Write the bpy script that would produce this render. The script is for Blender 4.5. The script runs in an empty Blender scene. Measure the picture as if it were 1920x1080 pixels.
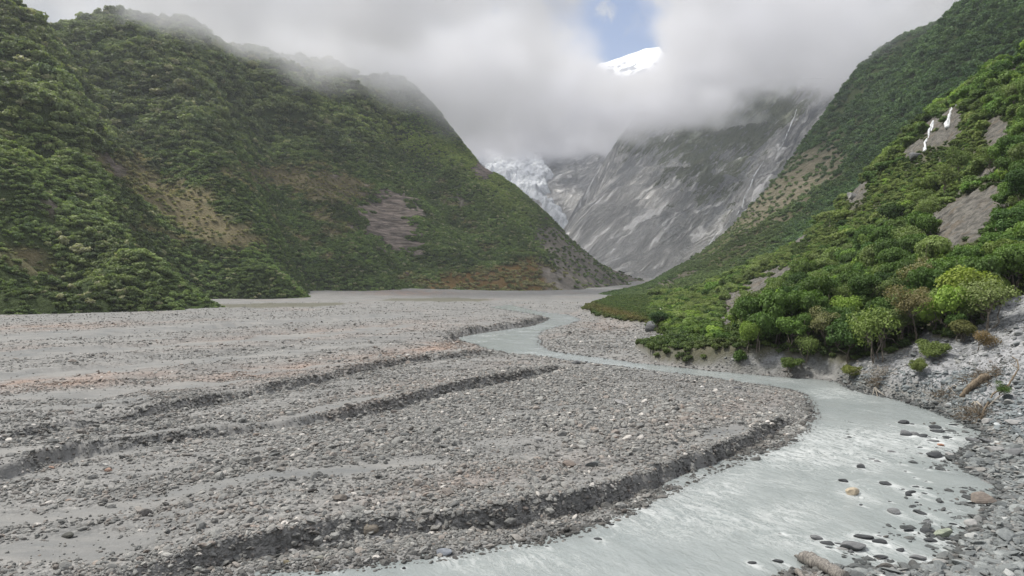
import bpy, bmesh, math, random
import numpy as np
from mathutils import Vector, Matrix

random.seed(7)
RNG = np.random.default_rng(11)
scene = bpy.context.scene
COL = scene.collection
R = math.radians

# ------------------------------------------------------------------ camera, sky, sun, exposure
F = 1280.0                      # focal length in photograph pixels (24 mm on 36 mm)
CAM_Z = 12.0                    # camera height over the river level at its foot
SLOPE = 0.0156                  # the valley floor climbs away from the camera
cam_data = bpy.data.cameras.new("camera")
cam = bpy.data.objects.new("camera", cam_data)
COL.objects.link(cam)
cam.location = (0, 0, CAM_Z)
cam.rotation_euler = (R(90), 0, 0)
cam_data.lens = 24
cam_data.sensor_width = 36
cam_data.clip_start = 0.5
cam_data.clip_end = 30000
scene.camera = cam

SUN_EL, SUN_AZ = 58.0, -70.0    # azimuth from +Y (up-valley), negative = left
sun_data = bpy.data.lights.new("sun", 'SUN')
sun_data.energy = 5.0
sun_data.angle = R(4)
sun_data.color = (1.0, 0.95, 0.86)
sun = bpy.data.objects.new("sun", sun_data)
COL.objects.link(sun)
sd = Vector((math.sin(R(SUN_AZ)) * math.cos(R(SUN_EL)), math.cos(R(SUN_AZ)) * math.cos(R(SUN_EL)), math.sin(R(SUN_EL))))
sun.rotation_euler = sd.to_track_quat('Z', 'Y').to_euler()

scene.view_settings.view_transform = 'Standard'
scene.view_settings.look = 'None'
scene.view_settings.exposure = 0.08
scene.view_settings.gamma = 1.0
cy = scene.cycles
cy.use_denoising = True
cy.max_bounces = 12
cy.diffuse_bounces = 3
cy.glossy_bounces = 2
cy.transmission_bounces = 3
cy.transparent_max_bounces = 6
cy.volume_bounces = 10
cy.volume_step_rate = 3.0
cy.volume_max_steps = 128
cy.caustics_reflective = False
cy.caustics_refractive = False


class E:
    """node maths written as expressions"""
    def __init__(s, nt, sock): s.nt, s.s = nt, sock
    def _op(s, op, *a, clamp=False):
        n = s.nt.nodes.new('ShaderNodeMath'); n.operation = op; n.use_clamp = clamp
        for i, v in enumerate((s,) + a):
            if isinstance(v, E): s.nt.links.new(v.s, n.inputs[i])
            else: n.inputs[i].default_value = float(v)
        return E(s.nt, n.outputs[0])
    def __add__(s, o): return s._op('ADD', o)
    __radd__ = __add__
    def __sub__(s, o): return s._op('SUBTRACT', o)
    def __rsub__(s, o): return s._op('MULTIPLY', -1.0)._op('ADD', o)
    def __mul__(s, o): return s._op('MULTIPLY', o)
    __rmul__ = __mul__
    def __truediv__(s, o): return s._op('DIVIDE', o)
    def __pow__(s, o): return s._op('POWER', o)
    def max(s, o): return s._op('MAXIMUM', o)
    def min(s, o): return s._op('MINIMUM', o)
    def abs(s): return s._op('ABSOLUTE')
    def exp(s): return s._op('EXPONENT')
    def clamp(s): return s._op('ADD', 0.0, clamp=True)
    def ss(s, a, b):                       # smoothstep from a to b
        t = ((s - a) / (b - a)).clamp()
        return t * t * (3.0 - 2.0 * t)


def sep(nt, sock):
    n = nt.nodes.new('ShaderNodeSeparateXYZ'); nt.links.new(sock, n.inputs[0])
    return E(nt, n.outputs[0]), E(nt, n.outputs[1]), E(nt, n.outputs[2])


def noise_fac(nt, vec, scale, detail=4, rough=0.55, dist=0.0, out='Fac'):
    n = nt.nodes.new('ShaderNodeTexNoise')
    n.inputs['Scale'].default_value = scale; n.inputs['Detail'].default_value = detail
    n.inputs['Roughness'].default_value = rough; n.inputs['Distortion'].default_value = dist
    if vec is not None: nt.links.new(vec, n.inputs['Vector'])
    return n.outputs[out] if out != 'Fac' else E(nt, n.outputs[0])


def mixc(nt, fac, a, b, mode='MIX'):
    n = nt.nodes.new('ShaderNodeMix'); n.data_type = 'RGBA'; n.blend_type = mode
    for sock, v in ((n.inputs[0], fac), (n.inputs[6], a), (n.inputs[7], b)):
        if isinstance(v, E): nt.links.new(v.s, sock)
        elif isinstance(v, bpy.types.NodeSocket): nt.links.new(v, sock)
        elif isinstance(v, (int, float)): sock.default_value = v
        else: sock.default_value = (v[0], v[1], v[2], 1)
    return n.outputs[2]


def mapping(nt, sock, scale=(1, 1, 1), rot=(0, 0, 0), loc=(0, 0, 0)):
    n = nt.nodes.new('ShaderNodeMapping')
    n.inputs['Scale'].default_value = scale; n.inputs['Rotation'].default_value = rot; n.inputs['Location'].default_value = loc
    nt.links.new(sock, n.inputs[0])
    return n.outputs[0]


world = bpy.data.worlds.new("World")
scene.world = world
world.use_nodes = True
nt = world.node_tree
nt.nodes.clear()
w_out = nt.nodes.new('ShaderNodeOutputWorld')
w_bg = nt.nodes.new('ShaderNodeBackground')
w_bg.inputs['Strength'].default_value = 0.1
sky = nt.nodes.new('ShaderNodeTexSky')
sky.sky_type = 'NISHITA'; sky.sun_disc = False
sky.sun_elevation = R(SUN_EL); sky.sun_rotation = R(SUN_AZ)
sky.altitude = 300; sky.air_density = 1.0; sky.dust_density = 0.6; sky.ozone_density = 2.0
tc = nt.nodes.new('ShaderNodeTexCoord')
D = tc.outputs['Generated']
dx, dy, dz = sep(nt, D)


def dirblob(px, py, rad):                 # smooth cone of sky round a direction, 1 in the middle
    v = Vector(((px - 960) / F, 1, (540 - py) / F)).normalized()
    d2 = (dx - v.x) * (dx - v.x) + (dy - v.y) * (dy - v.y) + (dz - v.z) * (dz - v.z)
    return 1.0 - (d2 ** 0.5) / rad


nz = noise_fac(nt, D, 5.0, 6, 0.6, 0.3)
nz2 = noise_fac(nt, D, 14.0, 5, 0.6, 0.2)
hole = dirblob(1128, 48, 0.105).max(dirblob(1170, 20, 0.085)).max(dirblob(1190, 78, 0.06)).max(dirblob(1085, 100, 0.06))
hole = (hole.max(-0.8) + (nz2 - 0.5) * 3.0 + (nz - 0.5) * 1.6).ss(0.10, 0.80)
puff = (dirblob(1136, 20, 0.014) + (noise_fac(nt, D, 60.0, 5, 0.7, 0.8) - 0.5) * 3.0).ss(-0.3, 0.9)
hole = hole * (1.0 - puff * 0.75)
# cloud cover: soft banks, brighter towards the zenith
bank = noise_fac(nt, mapping(nt, D, (1, 1, 1.7)), 2.6, 5, 0.52, 0.35)
bank2 = noise_fac(nt, mapping(nt, D, (1, 1, 1.5), loc=(3, 1, 0)), 7.0, 4, 0.5, 0.3)
lum = 3.0 + (bank - 0.5) * 11.0 + (bank2 - 0.5) * 5.0
lum = lum + dirblob(900, 60, 0.22).clamp() * 1.6 - dirblob(735, 20, 0.09).clamp() * 1.2 + dirblob(1290, 70, 0.16).clamp() * 0.9 - dirblob(1700, 20, 0.3).clamp() * 1.0
lum = lum.max(2.1) + dz.ss(0.40, 0.85) * 10.5
comb = nt.nodes.new('ShaderNodeCombineColor')
for i, k in enumerate((0.985, 0.985, 1.035)):
    nt.links.new((lum * k).s, comb.inputs[i])
blue = mixc(nt, 1.0, sky.outputs[0], (0.25, 0.62, 1.0), 'MULTIPLY')
nt.links.new(mixc(nt, hole, comb.outputs[0], blue), w_bg.inputs['Color'])
nt.links.new(w_bg.outputs[0], w_out.inputs[0])


# ------------------------------------------------------------------ small tools
def U(px, py, d):
    """the point d metres up the valley seen at that place of the photograph"""
    return ((px - 960) / F * d, d, CAM_Z + (540 - py) / F * d)


def G(px, py, h=0.0):
    """the point of the valley floor (h above river level) seen there"""
    d = (CAM_Z - h) / ((py - 540) / F + SLOPE)
    return ((px - 960) / F * d, d, SLOPE * d + h)


def proj(x, y, z):
    y = np.maximum(y, 1.0)
    return 960 + F * x / y, 540 - F * (z - CAM_Z) / y


def smooth(a, b, v):
    t = np.clip((v - a) / (b - a), 0, 1)
    return t * t * (3 - 2 * t)


class Perlin:
    def __init__(s, seed):
        r = np.random.default_rng(seed)
        s.p = np.concatenate([r.permutation(256)] * 3).astype(np.int32)
        a = r.random(256) * 2 * np.pi
        s.g = np.stack([np.cos(a), np.sin(a)], 1)
    def __call__(s, x, y):
        xi = np.floor(x).astype(np.int64); yi = np.floor(y).astype(np.int64)
        xf = x - xi; yf = y - yi; xi = xi & 255; yi = yi & 255
        u = xf * xf * xf * (xf * (xf * 6 - 15) + 10); v = yf * yf * yf * (yf * (yf * 6 - 15) + 10)
        def gr(ix, iy, ax, ay):
            g = s.g[s.p[s.p[ix] + iy]]
            return g[..., 0] * ax + g[..., 1] * ay
        a = gr(xi, yi, xf, yf); b = gr(xi + 1, yi, xf - 1, yf); c = gr(xi, yi + 1, xf, yf - 1); d = gr(xi + 1, yi + 1, xf - 1, yf - 1)
        return (a + (b - a) * u) * (1 - v) + (c + (d - c) * u) * v
    def fbm(s, x, y, scale, octv=5, gain=0.5, ridge=False):
        t = np.zeros(np.shape(x)); a = 1.0; f = 1.0 / scale; tot = 0
        for i in range(octv):
            n = s(x * f + 17.3 * i, y * f - 9.1 * i) * 1.5
            if ridge: n = 1 - 2 * np.abs(n)
            t += a * n; tot += a; a *= gain; f *= 2.03
        return t / tot


P1, P2, P3 = Perlin(1), Perlin(2), Perlin(3)


class TPS:
    """a smooth height surface through surveyed points"""
    def __init__(s, pts, lam=0.002):
        P = np.array(pts, float); s.c = P[:, :2].mean(0); s.k = 300.0
        X = (P[:, :2] - s.c) / s.k; n = len(P)
        d = np.linalg.norm(X[:, None] - X[None], axis=2)
        K = s.phi(d) + lam * np.eye(n)
        Q = np.hstack([np.ones((n, 1)), X])
        A = np.zeros((n + 3, n + 3)); A[:n, :n] = K; A[:n, n:] = Q; A[n:, :n] = Q.T
        w = np.linalg.solve(A, np.concatenate([P[:, 2], np.zeros(3)]))
        s.X, s.w, s.a = X, w[:n], w[n:]
    @staticmethod
    def phi(r): return r * r * np.log(r + 1e-9)
    def __call__(s, x, y):
        X = (np.asarray(x, float) - s.c[0]) / s.k; Y = (np.asarray(y, float) - s.c[1]) / s.k
        z = s.a[0] + s.a[1] * X + s.a[2] * Y
        for (a, b), w in zip(s.X, s.w):
            z = z + w * s.phi(np.hypot(X - a, Y - b))
        return z


def polydist(x, y, pts):
    """distance to a polyline, signed (positive on its left), and how far along (0..1)"""
    best = np.full(np.shape(x), 1e9); sg = np.ones(np.shape(x)); al = np.zeros(np.shape(x))
    P = np.array(pts, float); L = np.concatenate([[0], np.cumsum(np.hypot(*np.diff(P, axis=0).T))])
    for i in range(len(P) - 1):
        a, b = P[i], P[i + 1]; e = b - a; l2 = (e * e).sum() + 1e-12
        t = np.clip(((x - a[0]) * e[0] + (y - a[1]) * e[1]) / l2, 0, 1)
        qx = x - a[0] - t * e[0]; qy = y - a[1] - t * e[1]
        d = np.hypot(qx, qy); m = d < best
        best = np.where(m, d, best); sg = np.where(m, np.sign(e[0] * qy - e[1] * qx), sg)
        al = np.where(m, (L[i] + t * (L[i + 1] - L[i])) / L[-1], al)
    return best * sg, al


def inpoly(x, y, pts):
    P = np.array(pts, float); r = np.zeros(np.shape(x), bool); j = len(P) - 1
    for i in range(len(P)):
        xi, yi = P[i]; xj, yj = P[j]
        c = ((yi > y) != (yj > y)) & (x < (xj - xi) * (y - yi) / (yj - yi + 1e-12) + xi)
        r ^= c; j = i
    return r


def sdpoly(x, y, pts):
    d, _ = polydist(x, y, list(pts) + [pts[0]])
    return np.where(inpoly(x, y, pts), -np.abs(d), np.abs(d))


def blob(px, py, cx, cyy, rx, ry, rot=0.0):
    c, s_ = math.cos(R(rot)), math.sin(R(rot))
    ax = (px - cx) * c + (py - cyy) * s_; ay = -(px - cx) * s_ + (py - cyy) * c
    return np.exp(-((ax / rx) ** 2 + (ay / ry) ** 2))


def tag(o, label=None, cat=None, group=None, kind=None):
    if label: o["label"] = label
    if cat: o["category"] = cat
    if group: o["group"] = group
    if kind: o["kind"] = kind
    return o


def link(name, me, mat=None, parent=None):
    o = bpy.data.objects.new(name, me); COL.objects.link(o)
    if mat is not None and me is not None:
        me.materials.append(mat)
    if parent: o.parent = parent
    return o


def mesh_np(name, V, Fc, smooth_=True):
    me = bpy.data.meshes.new(name)
    V = np.ascontiguousarray(V, np.float32); Fc = np.ascontiguousarray(Fc, np.int32)
    me.vertices.add(len(V)); me.vertices.foreach_set('co', V.ravel())
    k = Fc.shape[1]
    me.loops.add(Fc.size); me.loops.foreach_set('vertex_index', Fc.ravel())
    me.polygons.add(len(Fc)); me.polygons.foreach_set('loop_start', np.arange(0, Fc.size, k, dtype=np.int32))
    me.polygons.foreach_set('loop_total', np.full(len(Fc), k, np.int32))
    if smooth_: me.polygons.foreach_set('use_smooth', np.ones(len(Fc), bool))
    me.update(calc_edges=True)
    return me


def add_attr(me, name, vals, kind='FLOAT'):
    a = me.attributes.new(name, kind, 'POINT')
    if kind == 'FLOAT': a.data.foreach_set('value', np.ascontiguousarray(vals, np.float32).ravel())
    elif kind == 'FLOAT_COLOR':
        v = np.ones((len(vals), 4), np.float32); v[:, :3] = vals; a.data.foreach_set('color', v.ravel())
    elif kind == 'FLOAT_VECTOR': a.data.foreach_set('vector', np.ascontiguousarray(vals, np.float32).ravel())


def grid_faces(n, m, keep=None):
    i = np.arange(n * m).reshape(n, m)
    f = np.stack([i[:-1, :-1], i[:-1, 1:], i[1:, 1:], i[1:, :-1]], -1).reshape(-1, 4)
    return f if keep is None else f[keep]


def compact(V, Fc, *attrs):
    used = np.zeros(len(V), bool); used[Fc.ravel()] = True
    idx = np.cumsum(used) - 1
    return (V[used], idx[Fc]) + tuple(a[used] for a in attrs)


def mat_new(name):
    m = bpy.data.materials.new(name); m.use_nodes = True
    n = m.node_tree; n.nodes.clear()
    o = n.nodes.new('ShaderNodeOutputMaterial'); b = n.nodes.new('ShaderNodeBsdfPrincipled')
    n.links.new(b.outputs[0], o.inputs[0])
    return m, n, b, o


def attr(nt, name, kind='GEOMETRY', out='Color'):
    a = nt.nodes.new('ShaderNodeAttribute'); a.attribute_name = name; a.attribute_type = kind
    return a.outputs[out] if out != 'Fac' else E(nt, a.outputs['Fac'])


def bump(nt, bsdf, h, strength, dist):
    b = nt.nodes.new('ShaderNodeBump'); b.inputs['Strength'].default_value = strength; b.inputs['Distance'].default_value = dist
    nt.links.new(h.s if isinstance(h, E) else h, b.inputs['Height']); nt.links.new(b.outputs[0], bsdf.inputs['Normal'])
    return b


def voronoi(nt, vec, scale, feature='F1', out='Distance', rnd=1.0):
    n = nt.nodes.new('ShaderNodeTexVoronoi'); n.feature = feature
    n.inputs['Scale'].default_value = scale; n.inputs['Randomness'].default_value = rnd
    nt.links.new(vec, n.inputs['Vector'])
    return E(nt, n.outputs[out]) if out == 'Distance' else n.outputs[out]


# ------------------------------------------------------------------ the valley floor
def g2(lst, h=0.0): return [G(a, b, h)[:2] for a, b in lst]


LEFT_SHORE = [(300, 1110), (505, 1077), (700, 1066), (755, 1057), (855, 1045), (955, 1030), (1085, 1005), (1185, 965), (1230, 945), (1310, 902),
              (1410, 862), (1455, 847), (1512, 817), (1532, 785), (1525, 750), (1502, 735), (1440, 722), (1385, 717), (1335, 707), (1272, 700),
              (1172, 687), (1120, 681), (1060, 672), (1010, 665), (960, 662), (932, 656), (905, 646), (868, 638), (866, 633), (885, 629), (940, 620), (1000, 612),
              (1025, 604), (1036, 597), (1020, 592), (1000, 588), (960, 582), (918, 576)]
RIGHT_SHORE = [(955, 571), (985, 580), (1020, 586), (1055, 589), (1082, 598), (1072, 604), (1040, 612), (1008, 620), (997, 630), (1002, 642), (1000, 650), (1020, 658),
               (1060, 665), (1120, 673), (1200, 683), (1300, 693), (1370, 700), (1440, 706), (1530, 712), (1562, 716), (1600, 733), (1640, 742), (1690, 752),
               (1750, 772), (1800, 792), (1838, 812), (1800, 838), (1775, 860), (1800, 885), (1850, 905), (1870, 925), (1830, 955), (1815, 985), (1780, 1010),
               (1765, 1045), (1700, 1060), (1560, 1062), (1480, 1070), (1400, 1110)]
RIVER = g2(LEFT_SHORE + RIGHT_SHORE)
# terrace edges: crest lines seen in the photograph, their height and how fast the terrace falls away behind
ST = [
    (g2([(120, 1048), (250, 1040), (400, 1012), (560, 985), (700, 972), (850, 955), (960, 940), (1060, 925), (1130, 905), (1250, 864), (1340, 832), (1420, 800), (1470, 775), (1500, 762)], 1.0), 0.75, 12, 0.40),
    (g2([(-200, 935), (0, 878), (100, 848), (200, 832), (330, 812), (480, 802), (560, 786), (700, 768), (830, 731), (940, 709), (1030, 693), (1060, 680)], 0.8), 0.78, 22, 0.60),
    (g2([(-200, 860), (0, 835), (200, 795), (330, 775), (440, 748), (560, 727), (700, 690), (830, 670), (920, 654), (945, 650)], 0.8), 0.72, 35, 0.60),
    (g2([(838, 634), (846, 624), (880, 613), (940, 607), (985, 601), (1012, 595), (1022, 588)], 1.4), 1.2, 40, 0.7),
    (g2([(-100, 712), (200, 690), (400, 660), (600, 640)], 0.8), 0.35, 30, 0.4),
    (g2([(-100, 668), (200, 655), (450, 630), (700, 612)], 0.8), 0.4, 40, 0.5),
    (g2([(100, 640), (400, 615), (700, 592), (900, 580)], 0.8), 0.5, 60, 0.8),
]
SAND = [  # smooth bands of silt between the stony bars: polyline, half width (m)
    (g2([(-100, 985), (60, 972), (200, 955), (330, 935), (480, 905), (620, 893), (760, 880), (860, 868)], 0.4), 1.1),
    (g2([(-200, 1060), (50, 1035), (200, 1025), (330, 1008)], 0.3), 1.5),
    (g2([(-100, 765), (100, 752), (300, 742), (480, 728)], 0.5), 2.2),
    (g2([(-100, 800), (150, 780), (300, 765)], 0.5), 1.8),
    (g2([(-100, 890), (60, 872), (130, 862), (350, 838)], 0.3), 1.0),
    (g2([(160, 822), (330, 806), (480, 796), (620, 770), (760, 742)], 0.9), 0.9),
    (g2([(-100, 720), (200, 700), (500, 672), (650, 650)], 0.4), 3.5),
    (g2([(-100, 640), (200, 632), (500, 610), (800, 590)], 0.4), 8.0),
    (g2([(-100, 672), (200, 662), (500, 640), (800, 615)], 0.4), 4.0),
    (g2([(1250, 855), (1330, 820), (1400, 790)], 1.0), 1.2),
]
VEG = g2([(1095, 574), (1130, 590), (1175, 597), (1215, 602), (1236, 622), (1290, 634), (1340, 655), (1385, 668), (1400, 650), (1370, 600), (1300, 552), (1150, 556)], 2.0)

S_PTS = [G(2050, 870, .6), G(1920, 812, .6), G(1850, 792, .6), G(1750, 762, .6), G(1680, 742, .6), G(1600, 726, .6), G(1560, 712, .8), G(1500, 707, .8), G(1440, 700, .8), G(1390, 690, 1.5),
         G(1330, 640, 2), G(1300, 600, 2),
         U(1960, 690, 56), U(1870, 560, 72), U(1800, 650, 68), U(1940, 560, 70), U(1700, 600, 86), U(1920, 450, 95), U(1980, 520, 80), U(1920, 250, 135), U(1950, 90, 178), U(1830, 165, 205), U(1790, 205, 212), U(1750, 215, 225), U(1700, 262, 240), U(1790, 250, 190), U(1780, 380, 145),
         U(1700, 480, 125), U(1640, 330, 270), U(1540, 420, 300), U(1480, 478, 270), U(1600, 520, 165), U(1450, 560, 195), U(1420, 540, 225), U(1352, 602, 188), U(1500, 640, 113), U(1600, 630, 98), U(1580, 660, 93),
         (40, 200, 2), (48, 240, 3), (50, 300, 4), (85, 340, 6), (125, 400, 14), (250, 420, 10), (190, 330, 52), (230, 300, 60), (230, 200, 90), (200, 150, 95), (160, 100, 70), (110, 55, 45), (70, 35, 20), (45, 25, 5), (300, 300, 40), (180, 60, 80)]
SLOPE_S = TPS(S_PTS, 0.004)


def river_sd(x, y):
    return sdpoly(x, y, RIVER) - 0.9 * smooth(70, 110, y) * smooth(400, 200, y)


def chaikin(p, n=2):
    p = [np.array(q, float) for q in p]
    for _ in range(n):
        q = [p[0]]
        for a, b in zip(p[:-1], p[1:]): q += [a * .75 + b * .25, a * .25 + b * .75]
        p = q + [p[-1]]
    return p


ST = [(chaikin(a), b, c, d) for a, b, c, d in ST]


def ground_parts(x, y):
    sd = river_sd(x, y)
    wob = P1.fbm(x, y, 3.0, 3) * 0.35 + P2.fbm(x, y, 14.0, 2) * 0.3
    out = np.maximum(sd + wob * 0.6, 0)
    h = np.where(sd + wob * 0.6 < 0, -0.12 - 0.55 * smooth(0, 2.5, -(sd + wob * .6)), 0.13 * smooth(0, 1.5, out) + 0.30 * smooth(1, 9, out))
    bankm = smooth(0.0, 1.6, sd)
    ris = np.zeros_like(h)
    for pts, amp, L, wd in ST:
        sdl, al = polydist(x, y, pts)
        edge = P2.fbm(x, y, 1.6, 4, .6) * 0.95 + P3.fbm(x, y, 8.0, 2) * 0.9
        sdl = sdl + edge
        taper = smooth(0, 0.12, al) * smooth(0, 0.10, 1 - al)
        amp_ = amp * taper * np.clip(1 + 1.0 * P3.fbm(x, y, 8, 3), .35, 1.15) * bankm
        h = h + amp_ * smooth(-wd, wd * 0.5, sdl) * np.exp(-np.maximum(sdl, 0) / L)
        h = h - amp_ * 0.18 * np.exp(-((sdl + wd * 1.6) / (wd * 1.5)) ** 2)
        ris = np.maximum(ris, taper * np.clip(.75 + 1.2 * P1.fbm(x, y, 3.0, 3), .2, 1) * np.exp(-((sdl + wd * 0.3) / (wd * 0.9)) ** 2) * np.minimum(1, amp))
    # long low bars
    c, s_ = math.cos(0.42), math.sin(0.42)
    u, v = x * c + y * s_, -x * s_ + y * c
    bars = P1.fbm(u / 5.0, v, 9.0, 4, 0.55)
    h = h + bars * 0.28 * smooth(0.8, 5, out) * np.clip(y / 80, 0.5, 1.6)
    sand = np.zeros_like(h)
    for pts, hw in SAND:
        d_, al = polydist(x, y, pts)
        d_ = np.abs(d_) + P3.fbm(x, y, 4, 3) * hw * 0.8
        sand = np.maximum(sand, (1 - smooth(hw * 0.5, hw * 1.25, d_)) * smooth(0, .1, al) * smooth(0, .1, 1 - al))
    sand = np.maximum(sand, smooth(0.12, 0.5, P2.fbm(u / 4.0, v, 5.0, 4) + 0.25 * smooth(0.1, 0.6, -bars)) * 0.8)
    h = h - 0.06 * sand * (out > 0.3)
    ve = sdpoly(x, y, VEG) + P1.fbm(x, y, 10, 3) * 3
    veg = 1 - smooth(-1.0, 1.5, ve)
    h = h + 1.5 * (1 - smooth(-2.0, 5.0, ve)) * bankm
    fpx, fpy = proj(x, y, SLOPE * y + h)
    moss = np.maximum(smooth(.45, .6, blob(fpx, fpy, 520, 572, 170, 5, -1) + .4 * P2.fbm(x, y * .4, 12, 3)), smooth(.45, .6, blob(fpx, fpy, 820, 562, 130, 4, 0) + .4 * P2.fbm(x, y * .4, 12, 3)))
    veg = np.maximum(veg, moss * .8)
    # a low gravel fan under the left wall, and the moraine at the head of the valley
    h = h + 5.5 * np.exp(-(((x + 120) / 75) ** 2 + ((y - 640) / 130) ** 2))
    h = h + 9 * smooth(760, 1500, y) + 7 * P2.fbm(x, y, 60, 4, ridge=True) * smooth(700, 1000, y)
    return h, sd, out, ris, sand, veg, bars


def slip_zone(px, py):
    line = np.interp(px, [1360, 1400, 1440, 1500, 1560, 1600, 1650, 1700, 1740, 1800, 1850, 1875, 1920, 2100], [680, 668, 664, 668, 672, 678, 664, 650, 625, 632, 600, 560, 548, 520])
    return smooth(-5, 5, py - line) * (px > 1360)


def slope_rock(px, py, n, n2):
    q = (n + n2) * .45
    r = smooth(.45, .6, blob(px, py, 1805, 412, 125, 52, -30) + q)
    for a in ((1372, 580, 52, 24, -58), (1425, 535, 60, 20, -32), (1485, 512, 50, 13, -12), (1745, 245, 34, 22, 90), (1785, 220, 30, 20, 90), (1875, 255, 34, 42, -40), (1770, 250, 44, 30, -40), (1718, 278, 36, 12, -35), (1610, 362, 34, 16, -50), (1560, 395, 20, 10, -40), (1905, 100, 16, 60, 20), (1840, 320, 26, 22, 0), (1500, 450, 30, 8, -20)):
        r = np.maximum(r, smooth(.45, .62, blob(px, py, *a) + q))
    return r


def ground_z(x, y, full=False):
    x = np.asarray(x, float); y = np.asarray(y, float)
    h, sd, out, ris, sand, veg, bars = ground_parts(x, y)
    zf = SLOPE * y + h
    zs = SLOPE_S(x, y)
    px, py = proj(x, y, zf)
    # cut bank of silt where the river undermines the right-hand slope
    side = (x > 20) & (y < 420) & (sd > -1)
    cut = smooth(0.2, 2.6, sd) * smooth(78, 88, y) * (1 - smooth(106, 122, y)) * 2.6
    zs = zs + cut + 0.9 * P1.fbm(x, y, 12, 4) * smooth(1, 6, zs - zf)
    gully = np.abs(P2.fbm((x - y) * 1.0, (x + y) * 0.25, 6.0, 3)) * 1.2 * smooth(1, 5, zs - zf)
    zs = zs - gully
    zs = zs + 0.35 * P3.fbm(x, y, 2.5, 3) * smooth(.5, 3, zs - zf)
    lim = smooth(0.0, 3.0, sd) * (x > 5)
    k = np.clip(zs - zf, -1, None)
    on = side & (zs > zf)
    z = np.where(on, zf + (zs - zf) * smooth(0, 2.5, sd), zf)
    if not full: return z
    px, py = proj(x, y, z)
    nz_ = P1.fbm(x, y, 5, 4)
    on_s = np.where(on, smooth(0.1, 1.0, zs - zf) * smooth(.3, 2.0, sd), 0)
    sl = on_s * slip_zone(px, py + nz_ * 22)
    rock = np.where(on, slope_rock(px, py, nz_, P2.fbm(x, z * 2, 4, 3)), 0)
    z = z + rock * P3.fbm(x + y * .5, z * 2.5, 9, 4, ridge=True) * 0.9
    veg = np.maximum(veg * (1 - (px > 1340) * (sl > .2)), on_s * (1 - sl))
    return z, h, sd, out, ris, sand, veg, sl, rock


# mesh: rings that widen with distance from the shore path, dense enough for each pebble bar
def build_ground():
    th = np.radians(np.concatenate([np.linspace(-60, -40, 40)[:-1], np.linspace(-40, 44, 1050), np.linspace(44, 70, 60)[1:]]))
    inv = np.linspace(1 / 17.0, 1 / 420.0, 760)
    r = np.concatenate([[2, 8, 13], 1 / inv, np.geomspace(430, 6000, 60)])
    Rr, T = np.meshgrid(r, th, indexing='ij')
    x = Rr * np.sin(T); y = Rr * np.cos(T)
    shp = x.shape
    z, h, sd, out, ris, sand, veg, sl, rock = [a.reshape(-1) for a in ground_z(x.ravel(), y.ravel(), True)]
    x, y = x.ravel(), y.ravel()
    rough = P1.fbm(x, y, 0.55, 3) * 0.05 + P3.fbm(x, y, 1.5, 2) * 0.05
    z = z + rough * (1 - 0.75 * sand) * smooth(200, 60, y) + ris * (P2.fbm(x, y, 0.5, 3) * 0.34)
    V = np.stack([x, y, z], 1)
    fc = grid_faces(*shp)[:, ::-1]
    me = mesh_np('ground', V, fc)
    px, py = proj(x, y, z)
    # colour of the gravel itself: grey schist, rusty lichen-covered older bars, pale dry silt
    n1 = P1.fbm(x, y, 6, 4); n2 = P3.fbm(x, y, 30, 3)
    red = 0.9 * blob(px, py, 90, 715, 240, 16, -4) + 0.8 * blob(px, py, 560, 690, 220, 14, -8) + 0.9 * blob(px, py, 840, 650, 80, 12, -5) + 0.8 * blob(px, py, 100, 613, 150, 7, -2) \
        + 0.5 * blob(px, py, 560, 628, 330, 12, -4) + 0.5 * blob(px, py, 1000, 680, 60, 10) + 0.45 * blob(px, py, 1330, 775, 170, 22, -15) + 0.35 * blob(px, py, 900, 900, 260, 22, -8) + 0.35 * blob(px, py, 700, 745, 200, 16, -14) + 0.9 * blob(px, py, 760, 549, 100, 5) \
        + 0.5 * blob(px, py, 1130, 610, 60, 14)
    red = np.clip(red * (0.75 + 1.2 * n1), 0, 1) * (1 - 0.8 * sand)
    red = np.maximum(red, 0.25 * smooth(0.1, 0.5, n2) * (1 - sand) * (y > 50))
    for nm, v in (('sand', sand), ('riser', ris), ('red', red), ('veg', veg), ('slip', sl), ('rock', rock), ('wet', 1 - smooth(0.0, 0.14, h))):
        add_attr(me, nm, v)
    return me


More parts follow.
